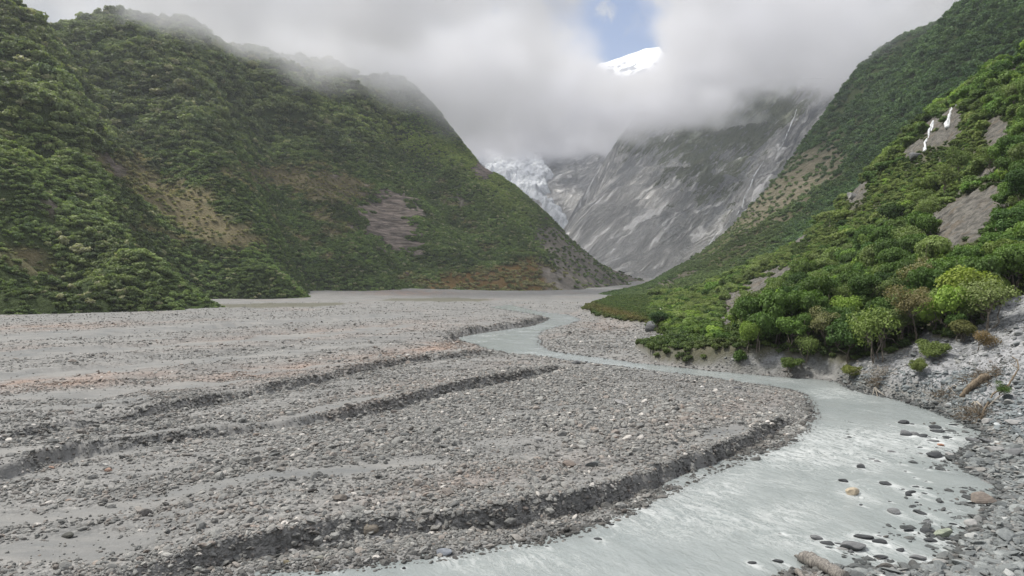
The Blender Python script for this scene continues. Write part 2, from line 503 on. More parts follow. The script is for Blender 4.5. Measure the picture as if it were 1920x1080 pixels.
def ground_material():
    m, n, b, o = mat_new('river_gravel')
    g = n.nodes.new('ShaderNodeNewGeometry').outputs['Position']
    sand, ris, red, veg, slip, wet = [attr(n, k, out='Fac') for k in ('sand', 'riser', 'red', 'veg', 'slip', 'wet')]
    flat = mapping(n, g, (1, 1, 1.6), rot=(0, 0, 0.4))
    v1 = voronoi(n, flat, 3.2); c1 = voronoi(n, flat, 3.2, out='Color')
    v2 = voronoi(n, flat, 9.0); c2 = voronoi(n, flat, 9.0, out='Color')
    r1 = E(n, n.nodes.new('ShaderNodeSeparateColor').outputs[0]); n.links.new(c1, r1.s.node.inputs[0])
    r2 = E(n, n.nodes.new('ShaderNodeSeparateColor').outputs[0]); n.links.new(c2, r2.s.node.inputs[0])
    big = noise_fac(n, g, 0.12, 4); fine = noise_fac(n, g, 14.0, 3)
    strk = noise_fac(n, mapping(n, g, (0.25, 1.1, 1), rot=(0, 0, 0.42)), 0.55, 7, 0.72)
    tone = (r1 * 0.45 + r2 * 0.45 + (big - 0.5) * 0.5 + (strk - 0.5) * 1.7).clamp()
    gcol = mixc(n, tone, (0.092, 0.094, 0.093), (0.275, 0.272, 0.262))
    rcol = mixc(n, tone, (0.14, 0.105, 0.088), (0.36, 0.275, 0.23))
    col = mixc(n, red.clamp(), gcol, rcol)
    scol = mixc(n, (fine * 0.25 + (big - 0.5) * 1.2 + (strk - 0.5) * 1.6 + 0.35).clamp(), (0.115, 0.124, 0.128), (0.25, 0.242, 0.228))
    col = mixc(n, (sand * 0.9).clamp(), col, scol)
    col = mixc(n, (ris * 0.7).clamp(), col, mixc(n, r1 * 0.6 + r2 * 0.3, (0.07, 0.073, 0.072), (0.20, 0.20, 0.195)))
    sstr = noise_fac(n, mapping(n, g, (0.5, 0.5, 0.5), rot=(0.5, 0.2, 0.6)), 2.2, 5, 0.65)
    lcol = mixc(n, ((sstr - 0.5) * 2.2 + 0.55 + (big - 0.5) * 0.8 + (r1 - 0.5) * 0.4).clamp(), (0.055, 0.062, 0.068), (0.33, 0.335, 0.345))
    col = mixc(n, slip.clamp(), col, lcol)
    vn = noise_fac(n, g, 0.5, 5)
    col = mixc(n, (veg * 0.9).clamp(), col, mixc(n, vn, (0.030, 0.042, 0.016), (0.11, 0.095, 0.055)))
    rk = attr(n, 'rock', out='Fac')
    rn = noise_fac(n, mapping(n, g, (0.5, 0.5, 0.9), rot=(0.4, 0.3, 0)), 1.2, 6, 0.72)
    rcl = mixc(n, rn.ss(0.3, 0.72), (0.030, 0.029, 0.026), (0.175, 0.165, 0.145))
    rcl = mixc(n, (noise_fac(n, g, 0.25, 4) - 0.1).ss(0.4, 0.55) * 0.4, rcl, (0.11, 0.075, 0.04))
    col = mixc(n, rk.clamp(), col, rcl)
    dark = mixc(n, wet.clamp() * 0.55, col, (0.45, 0.45, 0.47), 'MULTIPLY')
    col = mixc(n, wet.clamp(), col, dark)
    n.links.new(col, b.inputs['Base Color'])
    n.links.new((0.92 - wet.clamp() * 0.5).s, b.inputs['Roughness'])
    hgt = (1.0 - v1) * 0.6 * (1.0 - sand * 0.9) + (1.0 - v2) * 0.28 * (1.0 - sand * 0.8) + fine * 0.12 + slip * sstr * 0.8 + rk * rn * 3.0
    bump(n, b, hgt, 0.9, 0.16)
    return m


GROUND_ME = build_ground()
ground = tag(link('ground', GROUND_ME, ground_material()), 'grey gravel valley floor in stepped terraces with silt bands and cut banks', kind='structure')


# ------------------------------------------------------------------ the river
def build_river():
    th = np.radians(np.linspace(-30, 52, 900)); r = 1 / np.linspace(1 / 14.0, 1 / 470.0, 620)
    Rr, T = np.meshgrid(r, th, indexing='ij'); x = (Rr * np.sin(T)).ravel(); y = (Rr * np.cos(T)).ravel()
    sd = river_sd(x, y)
    fade = smooth(250, 40, y)
    wav = (P1.fbm(x * 0.8 + y * .3, y * 1.2 - x * .5, 1.6, 4, 0.55) * 0.05 + P2.fbm(x, y, 5, 3, ridge=True) * 0.045) * (0.35 + 0.65 * fade)
    px, py = proj(x, y, SLOPE * y)
    rapid = blob(px, py, 1640, 825, 190, 22, 4) + blob(px, py, 1530, 860, 120, 22, 4) + 0.8 * blob(px, py, 1250, 950, 110, 40, -15) + 0.6 * blob(px, py, 980, 1060, 130, 25) + 0.6 * blob(px, py, 1420, 975, 160, 22, -10) + 0.7 * blob(px, py, 1570, 735, 60, 8) + 0.5 * blob(px, py, 1480, 1015, 90, 18) + .5 * blob(px, py, 1350, 930, 70, 30, -40)
    rp = P3.fbm(x * 1.0, y * 1.0, 1.3, 4, ridge=True)
    z = SLOPE * y + 0.0 + wav + rapid * rp * 0.10
    fc = grid_faces(len(r), len(th))[:, ::-1]
    keep = (sd[fc] < 1.3).all(1)
    V, fc, rp_, sh = compact(np.stack([x, y, z], 1), fc[keep], np.clip(rapid, 0, 1.2), np.clip(-sd, 0, 8))
    me = mesh_np('river', V, fc)
    add_attr(me, 'wake', rp_ * 0); add_attr(me, 'rapid', rp_); add_attr(me, 'inside', sh)
    return me


def river_material():
    m, n, b, o = mat_new('glacial_water')
    g = n.nodes.new('ShaderNodeNewGeometry').outputs['Position']
    rap = attr(n, 'rapid', out='Fac'); ins = attr(n, 'inside', out='Fac')
    fl = mapping(n, mapping(n, g, rot=(0, 0, -0.45)), (1.0, 0.42, 1))
    a = noise_fac(n, fl, 0.55, 5, 0.62, 1.8); a2 = noise_fac(n, fl, 1.7, 5, 0.65, 2.2)
    rid = (1.0 - ((a - 0.5).abs() * 11.0)).clamp() ** 2.0
    rid2 = (1.0 - ((a2 - 0.5).abs() * 9.0)).clamp() ** 2.0
    patch = noise_fac(n, g, 0.16, 4, 0.6).ss(0.46, 0.68)
    foam = (rid * (0.20 * patch + rap * 0.42) + rid2 * (rap * 0.42 + 0.08 * patch) + attr(n, 'wake', out='Fac') * a2.ss(0.35, 0.6) * 0.9).clamp()
    base = mixc(n, noise_fac(n, fl, 0.3, 4), (0.20, 0.23, 0.23), (0.285, 0.31, 0.307))
    base = mixc(n, ((1.0 - ins / 1.2).clamp() * 0.35), base, (0.15, 0.165, 0.165))
    n.links.new(mixc(n, foam, base, (0.62, 0.64, 0.64)), b.inputs['Base Color'])
    n.links.new((0.20 + foam * 0.5).s, b.inputs['Roughness'])
    b.inputs['IOR'].default_value = 1.33
    w = noise_fac(n, fl, 1.9, 6, 0.66, 0.6) * 1.0 + noise_fac(n, fl, 7.0, 4, 0.6, 0.5) * 0.22 + foam * 0.4
    cdv = n.nodes.new('ShaderNodeVectorMath'); cdv.operation = 'LENGTH'; n.links.new(g, cdv.inputs[0])
    far = (E(n, cdv.outputs['Value']) - 45.0) / 110.0
    bump(n, b, w * (1.0 - far.clamp() * 0.8), 1.0, 0.10)
    return m


tag(link('river', build_river(), river_material()), 'milky grey-green glacial river winding down the valley', kind='structure')


# ------------------------------------------------------------------ valley walls
LEFT_PTS = [G(-400, 600, -2), G(-200, 597, -2), G(0, 590, -2), G(120, 588, -2), G(240, 582, -2), G(330, 576, -2), G(420, 570, -2), G(500, 566, -2), G(600, 556, -2), U(700, 545, 520), U(780, 547, 545), U(900, 551, 560), U(1000, 550, 575), U(1050, 546, 610), U(1120, 538, 760), U(1180, 534, 900), U(1215, 532, 1000),
            U(0, 30, 470), U(80, 105, 480), U(160, 190, 460), U(245, 285, 420), U(290, 350, 380), U(90, 50, 640), U(210, 200, 560), U(300, 300, 480),
            U(0, 300, 330), U(60, 400, 290), U(115, 480, 268), U(30, 520, 245), U(140, 540, 243), U(180, 430, 300), U(240, 400, 340), U(240, 500, 285),
            U(170, 55, 720), U(330, 65, 760), U(330, 200, 620), U(340, 330, 450), U(330, 450, 350), U(330, 530, 300),
            U(500, 108, 880), U(500, 250, 700), U(500, 400, 480), U(500, 500, 385), U(640, 142, 950), U(640, 300, 740), U(640, 420, 600), U(640, 510, 510),
            U(780, 172, 980), U(780, 300, 830), U(780, 430, 680), U(780, 510, 590), U(830, 222, 950), U(850, 268, 930), U(900, 305, 890), U(960, 340, 860), U(1020, 400, 820), U(1050, 440, 810), U(1100, 482, 840), U(1150, 510, 880), U(1195, 526, 950),
            U(900, 400, 740), U(900, 500, 620), U(1000, 470, 690), U(1000, 520, 620), U(1080, 520, 740),
            (-420, 200, 150), (-420, 60, 120), (-250, 60, 30), (-180, 100, -5), (-560, 600, 260), (-560, 900, 300), (-420, 1100, 300), (-250, 1150, 260), (-100, 1080, 200), (0, 1040, 110), (80, 1000, 60), (160, 1060, 5), (60, 1200, 20), (-100, 1300, 60), (-300, 1350, 120), (-600, 300, 230)]
RIGHT_PTS = [(50, 230, 0), (55, 300, 1), (70, 350, 3), (60, 450, 6), (75, 560, 4), (100, 680, 4), (150, 800, 7), (220, 1000, 10), U(1250, 560, 400), U(1300, 520, 470), U(1400, 450, 560), U(1480, 400, 600), U(1300, 512, 690), U(1250, 550, 640),
             U(1350, 464, 760), U(1400, 410, 810), U(1450, 350, 830), U(1500, 290, 850), U(1550, 220, 870), U(1620, 128, 880), U(1700, 80, 780), U(1820, 0, 640), U(1920, -70, 540), U(2050, -200, 480),
             U(1600, 330, 600), U(1700, 200, 560), U(1800, 100, 540), U(1900, 30, 470), U(1560, 400, 470), U(1500, 380, 680), U(1560, 300, 720), U(1640, 180, 760), U(1400, 520, 350), U(1500, 500, 330), U(1600, 480, 340),
             (200, 200, 20), (260, 130, 50), (330, 60, 100), (420, 150, 200), (480, 300, 280), (560, 560, 300), (600, 800, 260), (560, 1000, 230), (430, 1050, 150), (330, 1000, 70), (250, 950, 20), (650, 1100, 200), (350, 1200, 60)]
FAR_PTS = [U(1080, 500, 1150), U(1130, 512, 1180), U(1200, 524, 1200), U(1300, 530, 1150), U(1400, 530, 1100), (520, 1000, 20), (700, 900, 60),
           U(1058, 432, 1560), U(1095, 470, 1400), U(1120, 370, 1700), U(1150, 312, 1800), U(1172, 262, 1900), U(1240, 215, 1950), U(1300, 150, 2050),
           U(1180, 430, 1380), U(1250, 470, 1260), U(1200, 350, 1550), U(1300, 440, 1250), U(1300, 340, 1480), U(1400, 420, 1230), U(1360, 470, 1190), U(1400, 280, 1560), U(1300, 240, 1800), U(1500, 180, 1700), U(1500, 280, 1400), U(1440, 350, 1330), U(1600, 120, 1500), U(1580, 200, 1350), U(1560, 280, 1250), U(1700, 80, 1300), U(1800, 40, 1300),
           U(1180, 300, 2300), U(1120, 430, 2300), U(1060, 430, 2050), (200, 2700, 100), (350, 2700, 250), (600, 2600, 600), (750, 2300, 640), (1000, 2400, 640), (1200, 1700, 700), (1100, 1200, 500), (110, 1700, 30), (60, 1450, 10), (150, 2000, 100), (90, 1250, 12)]
BACK_PTS = [U(1010, 500, 1700), U(1100, 500, 1750), U(1000, 400, 2150), U(1060, 425, 2050), U(1100, 400, 2150), U(990, 345, 2500), U(1060, 340, 2500), U(1000, 262, 2950), U(870, 262, 3100), U(800, 240, 3100), U(900, 300, 2850), U(930, 320, 2750), U(1150, 250, 2900), U(1100, 215, 3200), (100, 3600, 560), (-200, 3600, 560), (500, 3600, 500), (900, 3600, 500), (300, 3400, 640), U(1200, 300, 2500), U(1250, 250, 2700),
            U(1250, 215, 3100), U(1350, 220, 3000), U(1100, 320, 2600), U(780, 330, 2700), U(700, 200, 3200), U(900, 420, 2100), (100, 1500, 0), (0, 1500, 10), (300, 1600, 20), U(600, 300, 2700), U(1500, 200, 3000), U(880, 350, 2400)]


def heightfield(name, pts, x0, x1, y0, y1, st, detail, lam=0.003, clipfn=None):
    f = TPS(pts, lam)
    xs = np.arange(x0, x1 + st, st); ys = np.arange(y0, y1 + st, st)
    Y, X = np.meshgrid(ys, xs, indexing='ij'); x, y = X.ravel(), Y.ravel()
    fn = lambda a, b: f(a, b) + detail(a, b)
    z = fn(x, y)
    fc = grid_faces(len(ys), len(xs))
    keep = (z[fc] > SLOPE * y[fc] - 6).any(1)
    if clipfn is not None: keep &= clipfn(x, y)[fc].any(1)
    V, fc2 = compact(np.stack([x, y, z], 1), fc[keep])
    return V, fc2, fn


CREASES = [([(70, 20, 720), (150, 110, 640), (215, 210, 540), (275, 310, 450), (330, 400, 375), (390, 470, 330)], 26, 30),
           ([(430, 110, 850), (470, 200, 740), (520, 300, 620), (560, 400, 500), (600, 500, 430)], 16, 26),
           ([(70, 330, 330), (105, 400, 295), (120, 480, 262), (128, 570, 240)], 12, 12),
           ([(690, 180, 960), (760, 280, 840), (860, 380, 740), (930, 460, 660)], 18, 26)]
CREASES = [([U(*q)[:2] for q in a], b, c) for a, b, c in CREASES]


def d_left(x, y):
    return d_left0(x, y) - sum(dep * np.exp(-(polydist(x, y, p)[0] / wd) ** 2) - dep * .45 * np.exp(-((np.abs(polydist(x, y, p)[0]) - wd * 2.1) / (wd * .9)) ** 2) for p, dep, wd in CREASES) * smooth(-105, -150, x + .15 * np.maximum(0, 500 - y) * 0 - smooth(400, 700, y) * 120)


def d_left0(x, y):
    u = x * 0.86 + y * 0.5; v = -x * 0.5 + y * 0.86
    am = smooth(-100, -220, x) * 0.6 + 0.4
    return P1.fbm(u * 0.35, v, 95, 5, 0.5, ridge=True) * 20 * am + P2.fbm(x, y, 40, 4) * 7 * am + P3.fbm(u * .4, v, 24, 4) * 5.0 - 6


def d_right(x, y):
    u = x * 0.8 - y * 0.6; v = x * 0.6 + y * 0.8
    am = smooth(80, 200, x)
    return P2.fbm(u * 0.4, v, 70, 5, 0.5, ridge=True) * 9 * am + P1.fbm(x, y, 30, 4) * 4 * am


def d_far(x, y):
    u = x * 0.8 - y * 0.6; v = x * 0.6 + y * 0.8
    am = (.25 + .75 * smooth(60, 420, x - 60)) * smooth(20, 120, x - 40) * smooth(1130, 1300, y + x * .2)
    return (P3.fbm(u * 0.30, v, 120, 7, 0.58, ridge=True) * 46 + P1.fbm(x, y, 45, 5, 0.6, ridge=True) * 11 + P2.fbm((x + y) * .7, (y - x) * 2.5, 60, 5, .6, ridge=True) * 9) * am


def d_back(x, y):
    return P1.fbm(x, y, 160, 7, 0.56, ridge=True) * 28 + P2.fbm(x, y, 60, 5) * 14


VL, FL, F_LEFT = heightfield('left', LEFT_PTS, -620, 260, 40, 1300, 3.2, d_left)
VR, FR, F_RIGHT = heightfield('right', RIGHT_PTS, 50, 640, 120, 1180, 3.4, d_right)
VF, FF, F_FAR = heightfield('far', FAR_PTS, 40, 1150, 1080, 2650, 5.0, d_far)
VB, FB, F_BACK = heightfield('back', BACK_PTS, -800, 1500, 1500, 3700, 9.0, d_back)


def masks_left(x, y, z):
    px, py = proj(x, y, z)
    n = P1.fbm(x, z * 1.3 + y * .4, 26, 4); n2 = P2.fbm(x + y * .3, z * 2, 11, 4)
    k = lambda b, s=1.0: np.clip(b * s + (n + n2) * 0.55, 0, 1)
    rock = smooth(.42, .62, blob(px, py, 738, 418, 80, 66, 35) + (n + n2) * .5 - 0.05)
    rock = np.maximum(rock, smooth(.45, .65, blob(px, py, 905, 320, 26, 22) + n2 * .5))
    rock = np.maximum(rock, smooth(.5, .7, blob(px, py, 95, 395, 12, 28, 10) + n2 * .4))
    rock = np.maximum(rock, smooth(.5, .7, blob(px, py, 220, 320, 14, 50, -35) + n2 * .6) * .8)
    rock = np.maximum(rock, smooth(.55, .7, blob(px, py, 628, 332, 12, 6) + n2 * .3))
    brown = smooth(.3, .75, blob(px, py, 350, 395, 150, 52, 28) + .8 * blob(px, py, 560, 335, 150, 30, 8) + .6 * blob(px, py, 60, 500, 120, 36, 25) + .55 * blob(px, py, 240, 310, 50, 30) + .5 * blob(px, py, 620, 400, 70, 90, 30) + .5 * blob(px, py, 860, 390, 100, 20, 50) + (n + n2) * .6)
    orange = smooth(.3, .7, blob(px, py, 920, 528, 150, 26) + .9 * blob(px, py, 1020, 520, 60, 30, 30) + .35 * blob(px, py, 150, 575, 80, 10) + (n + n2) * .45)
    line = (px - 985) - (py - 400) * 0.25
    scree = smooth(-6, 22, line + n * 40 + n2 * 30) * smooth(405, 440, py + n * 30)
    scree = np.maximum(scree, smooth(.5, .8, blob(px, py, 862, 375, 7, 26, -30) + n2 * .3))
    sunlit = np.clip(blob(px, py, 790, 270, 170, 26, 22) + .8 * blob(px, py, 930, 350, 80, 22, 45) + .6 * blob(px, py, 40, 260, 90, 50, 30) + .4 * blob(px, py, 330, 395, 60, 20, 20) + .3 * blob(px, py, 160, 510, 60, 20, 20), 0, 1)  # where sun breaks through cloud; painted into the crown colours
    return rock, brown, orange, scree, sunlit


def masks_right(x, y, z):
    px, py = proj(x, y, z)
    n = P1.fbm(x + y * .4, z * 1.3, 30, 4); n2 = P2.fbm(x, z * 2 + y * .3, 10, 4)
    rock = smooth(.35, .75, blob(px, py, 1480, 350, 150, 48, -42) + .4 * blob(px, py, 1560, 300, 50, 30, -40) + (n + n2) * .6) * .8
    rock = np.maximum(rock, smooth(.4, .7, blob(px, py, 1260, 525, 60, 8, -22) + n2 * .4))
    brown = smooth(.2, .7, blob(px, py, 1450, 380, 180, 60, -35) + (n + n2) * .6)
    return rock, brown


def wall_material(name, far=False):
    m, n, b, o = mat_new(name)
    g = n.nodes.new('ShaderNodeNewGeometry').outputs['Position']
    rock, brown, orange, scree = [attr(n, k, out='Fac') for k in ('rock', 'brown', 'orange', 'scree')]
    a = noise_fac(n, g, 0.12, 6, 0.65); c = noise_fac(n, g, 0.9, 4, 0.6)
    green = mixc(n, a * 0.6 + c * 0.4, (0.020, 0.034, 0.012), (0.060, 0.082, 0.026))
    br = mixc(n, a * 0.5 + c * 0.5, (0.085, 0.083, 0.042), (0.22, 0.18, 0.105))
    og = mixc(n, a * 0.5 + c * 0.5, (0.06, 0.05, 0.02), (0.21, 0.125, 0.045))
    strat = noise_fac(n, mapping(n, g, (0.05, 0.05, 0.42), rot=(0.35, 0.25, 0)), 1.0, 6, 0.7, 0.6)
    rk = mixc(n, strat.ss(0.34, 0.66), (0.075, 0.066, 0.060), (0.33, 0.275, 0.245))
    st2 = noise_fac(n, mapping(n, g, (0.09, 0.09, 0.03)), 1.0, 6, 0.7)
    sc = mixc(n, st2.ss(0.3, 0.7), (0.095, 0.088, 0.078), (0.24, 0.215, 0.185))
    col = mixc(n, brown.clamp(), green, br)
    col = mixc(n, orange.clamp(), col, og)
    col = mixc(n, scree.clamp(), col, sc)
    col = mixc(n, rock.clamp(), col, rk)
    n.links.new(col, b.inputs['Base Color']); b.inputs['Roughness'].default_value = 0.95
    b.inputs['Specular IOR Level'].default_value = 0.15
    bump(n, b, a * 0.6 + c * 0.3 + strat * rock.clamp() * 2.0 + st2 * scree * 0.8, 1.0, 3.5)
    return m


WALL_MAT = wall_material('valley_wall')
rk, brn, org, scr, lit = masks_left(*VL.T)
# bare rock stands proud in ledges
VL[:, 2] += rk * P2.fbm(VL[:, 0], VL[:, 2] * 3 + VL[:, 1] * .2, 16, 4, ridge=True) * 2.5
me = mesh_np('left_hill', VL, FL)
for k, v in (('rock', rk), ('brown', brn), ('orange', org), ('scree', scr)): add_attr(me, k, v)
tag(link('hill', me, WALL_MAT), 'bush-clad left valley wall running down to a brown scree spur', kind='structure')
rk2, brn2 = masks_right(*VR.T)
me = mesh_np('right_hill', VR, FR)
for k, v in (('rock', rk2), ('brown', brn2), ('orange', rk2 * 0), ('scree', rk2 * 0)): add_attr(me, k, v * (.45 if k == 'rock' else .55))
tag(link('hill', me, WALL_MAT), 'steep forested right valley wall behind the near slope', kind='structure')


def rock_material():
    m, n, b, o = mat_new('glacier_scoured_rock')
    g = n.nodes.new('ShaderNodeNewGeometry').outputs['Position']
    moss, pale = attr(n, 'moss', out='Fac'), attr(n, 'pale', out='Fac')
    slab = mapping(n, g, rot=(0, R(48), R(-20)))
    wv = mapping(n, slab, (0.0055, 0.012, 0.034))
    a = noise_fac(n, wv, 1.0, 9, 0.70, 0.35)
    b2 = noise_fac(n, mapping(n, slab, (0.016, 0.03, 0.075)), 1.0, 8, 0.72, 0.3)
    crk = (1.0 - (noise_fac(n, mapping(n, slab, (0.006, 0.02, 0.022)), 1.0, 8, 0.68, 0.5) - 0.5).abs() * 9.0).clamp()
    t = (a * 0.6 + b2 * 0.55 - crk * 0.22)
    col = mixc(n, t.ss(0.30, 0.78), (0.19, 0.20, 0.22), (0.70, 0.69, 0.68))
    col = mixc(n, pale.clamp(), col, mixc(n, t.ss(0.25, 0.75), (0.46, 0.46, 0.46), (0.90, 0.88, 0.85)))
    grn = mixc(n, b2.ss(0.3, 0.7), (0.030, 0.045, 0.022), (0.085, 0.105, 0.05))
    col = mixc(n, ((moss * 0.8 + (b2 - 0.5) * 2.2 + (a - 0.5) * 1.0 - crk * 0.1)).ss(0.42, 0.62) * 0.85, col, grn)
    n.links.new(col, b.inputs['Base Color']); b.inputs['Roughness'].default_value = 0.9
    b.inputs['Specular IOR Level'].default_value = 0.2
    bump(n, b, t * 1.2 - crk * 0.5, 1.0, 26.0)
    return m


ROCK_MAT = rock_material()
px, py = proj(*VF.T); nn = P1.fbm(VF[:, 0], VF[:, 2] + VF[:, 1] * .5, 120, 5)
me = mesh_np('far_mountain', VF, FF)
add_attr(me, 'moss', np.clip(.62 * blob(px, py, 1290, 300, 150, 120) + .75 * blob(px, py, 1480, 190, 150, 60, -30) + .7 * blob(px, py, 1180, 265, 40, 30) + .5 * blob(px, py, 1360, 370, 70, 60, -40) + .6 * blob(px, py, 1330, 200, 140, 70) - .5 * blob(px, py, 1200, 440, 110, 60, 0) - .5 * blob(px, py, 1440, 300, 130, 14, -58) + nn * .5, 0, 1))
add_attr(me, 'pale', np.clip(1.0 * blob(px, py, 1150, 430, 130, 95, -35) + 1.0 * blob(px, py, 1190, 495, 150, 40, -8) + .5 * blob(px, py, 1430, 300, 170, 12, -60) + .4 * blob(px, py, 1330, 460, 40, 16, -50), 0, 1))
tag(link('mountain', me, ROCK_MAT), 'grey glacier-scoured rock buttress at the head of the valley', kind='structure')
px, py = proj(*VB.T); nn = P1.fbm(VB[:, 0], VB[:, 2] + VB[:, 1] * .5, 150, 5)
ice = smooth(0.35, 0.6, blob(px, py, 925, 285, 75, 34, 38) + blob(px, py, 1000, 330, 32, 40, -10) * .9 + .8 * blob(px, py, 870, 240, 60, 30) + nn * .35)
tng = smooth(.4, .65, blob(px, py, 1035, 400, 45, 10, 48) + nn * .4)
me = mesh_np('back_mountain', VB, FB)
add_attr(me, 'moss', np.clip(.7 * blob(px, py, 1110, 265, 60, 40, 0) + .3 * blob(px, py, 1080, 330, 30, 20) + nn * .3, 0, 1) * (1 - ice))
add_attr(me, 'pale', np.clip(.75 * blob(px, py, 1040, 380, 60, 60) + .6 * blob(px, py, 1100, 370, 30, 90, 25), 0, 1))
tag(link('mountain', me, ROCK_MAT), 'grey talus mountainside beneath the glacier', kind='structure')

# glacier: a broken sheet of ice lying on the back mountain
def glacier():
    xs = np.arange(-620, 420, 4.0); ys = np.arange(1900, 3650, 5.0)
    Y, X = np.meshgrid(ys, xs, indexing='ij'); x, y = X.ravel(), Y.ravel()
    z0 = F_BACK(x, y); px, py = proj(x, y, z0); nn = P1.fbm(x, z0 + y * .5, 150, 5)
    mk = np.maximum(blob(px, py, 925, 285, 78, 34, 40) + blob(px, py, 1000, 330, 30, 36, -10) * .9 + .9 * blob(px, py, 860, 235, 70, 34) + nn * .55 + P2.fbm(x, y, 40, 4) * .35, (blob(px, py, 1038, 402, 50, 9, 48)) * .82 + P2.fbm(x, y, 40, 3) * .3) - .42
    ser = P3.fbm(x, y * .8, 38, 5, 0.62, ridge=True) * 15 + P2.fbm(x, y, 14, 3, ridge=True) * 6
    z = z0 + np.clip(mk * 110, -20, 20) + ser * smooth(0, .12, mk)
    fc = grid_faces(len(ys), len(xs)); keep = (mk[fc] > -.03).any(1)
    V, fc = compact(np.stack([x, y, z], 1), fc[keep])
    m, n, b, o = mat_new('ice')
    g = n.nodes.new('ShaderNodeNewGeometry').outputs['Position']
    a = noise_fac(n, g, 0.03, 8, 0.7, .5)
    n.links.new(mixc(n, a.ss(.35, .62), (0.40, 0.43, 0.46), (0.82, 0.85, 0.88)), b.inputs['Base Color']); b.inputs['Roughness'].default_value = .6
    bump(n, b, a, 1.0, 14)
    return mesh_np('glacier', V, fc), m
gm = glacier()
tag(link('glacier', gm[0], gm[1]), 'crevassed white glacier tongue coming out of the cloud', kind='structure')


def snow_peak():
    xs = np.arange(300, 2100, 14.0); ys = np.arange(5200, 7200, 20.0)
    Y, X = np.meshgrid(ys, xs, indexing='ij'); x, y = X.ravel(), Y.ravel()
    crest_y = 6200 + P1.fbm(x, x * 0, 500, 3) * 80
    cx = np.array([300, 700, 796, 850, 920, 1000, 1100, 1200, 1290, 1340, 1380, 1600, 2100.]); k = 6200 / F
    cz = np.interp(x, cx, 12 + k * np.array([360, 400, 424, 424, 428, 434, 441, 449, 452, 452, 440, 400, 300.]))
    z = cz - np.abs(y - crest_y) * np.where(y < crest_y, 0.75, 0.9) + P2.fbm(x, y, 300, 6, .5, ridge=True) * 40 * smooth(0, 150, np.abs(y - crest_y)) + P1.fbm(x, y, 90, 4) * 12 * smooth(0, 100, np.abs(y - crest_y))
    me = mesh_np('snow_mountain', np.stack([x, y, z], 1), grid_faces(len(ys), len(xs)))
    m, n, b, o = mat_new('snow_and_rock')
    gn = n.nodes.new('ShaderNodeNewGeometry'); g = gn.outputs['Position']
    a = noise_fac(n, mapping(n, g, (1, 1, 2.2), rot=(0, .35, 0)), 0.006, 8, 0.65, 1.5)
    nx, ny, nz_ = sep(n, gn.outputs['Normal'])
    n.links.new(mixc(n, (a - (nz_ - .75) * .6 + ((2010.0 - sep(n, g)[2]) / 260.0).clamp() * .16).ss(.57, .62), (0.86, 0.87, 0.90), (0.13, 0.14, 0.18)), b.inputs['Base Color']); b.inputs['Roughness'].default_value = .6
    return me, m
sm = snow_peak()
tag(link('snow_mountain', sm[0], sm[1]), 'distant snow-covered summit seen through a gap in the cloud', kind='structure')


# ------------------------------------------------------------------ scattered masses (gravel, bush): point sets carrying one instance each
def source_collection(name, objs_me):
    c = bpy.data.collections.new(name)
    for me in objs_me:
        c.objects.link(bpy.data.objects.new(me.name, me))
    return c


def scatter(name, P, rot, scl, tint, idx, coll, label):
    me = bpy.data.meshes.new(name); me.vertices.add(len(P)); me.vertices.foreach_set('co', np.ascontiguousarray(P, np.float32).ravel())
    add_attr(me, 'rot', rot, 'FLOAT_VECTOR'); add_attr(me, 'scl', scl, 'FLOAT_VECTOR'); add_attr(me, 'tint', tint, 'FLOAT_COLOR')
    a = me.attributes.new('idx', 'INT', 'POINT'); a.data.foreach_set('value', np.ascontiguousarray(idx, np.int32))
    o = link(name, me); tag(o, label, kind='stuff')
    ng = bpy.data.node_groups.new(name, 'GeometryNodeTree')
    ng.interface.new_socket('Geometry', in_out='INPUT', socket_type='NodeSocketGeometry')
    ng.interface.new_socket('Geometry', in_out='OUTPUT', socket_type='NodeSocketGeometry')
    N = ng.nodes; L = ng.links
    i, ou = N.new('NodeGroupInput'), N.new('NodeGroupOutput')
    iop = N.new('GeometryNodeInstanceOnPoints'); ci = N.new('GeometryNodeCollectionInfo')
    ci.inputs['Collection'].default_value = coll; ci.inputs['Separate Children'].default_value = True; ci.inputs['Reset Children'].default_value = True
    iop.inputs['Pick Instance'].default_value = True
    def na(nm, dt):
        q = N.new('GeometryNodeInputNamedAttribute'); q.data_type = dt; q.inputs['Name'].default_value = nm; return q.outputs[0]
    L.new(i.outputs[0], iop.inputs['Points']); L.new(ci.outputs[0], iop.inputs['Instance'])
    L.new(na('idx', 'INT'), iop.inputs['Instance Index'])
    e2r = N.new('FunctionNodeEulerToRotation'); L.new(na('rot', 'FLOAT_VECTOR'), e2r.inputs[0]); L.new(e2r.outputs[0], iop.inputs['Rotation'])
    L.new(na('scl', 'FLOAT_VECTOR'), iop.inputs['Scale']); L.new(iop.outputs[0], ou.inputs[0])
    md = o.modifiers.new('scatter', 'NODES'); md.node_group = ng
    return o


def tinted(name, kind, build):
    """the same material twice: the colour of a scattered piece sits on its point, that of an object on the object"""
    res = []
    for k in ('INSTANCER', 'OBJECT'):
        m, n, b, o = mat_new(name + ('_scattered' if k == 'INSTANCER' else ''))
        if k == 'INSTANCER': c = attr(n, 'tint', 'INSTANCER')
        else:
            c = n.nodes.new('ShaderNodeObjectInfo').outputs['Color']
        build(n, b, o, c); res.append(m)
    return res


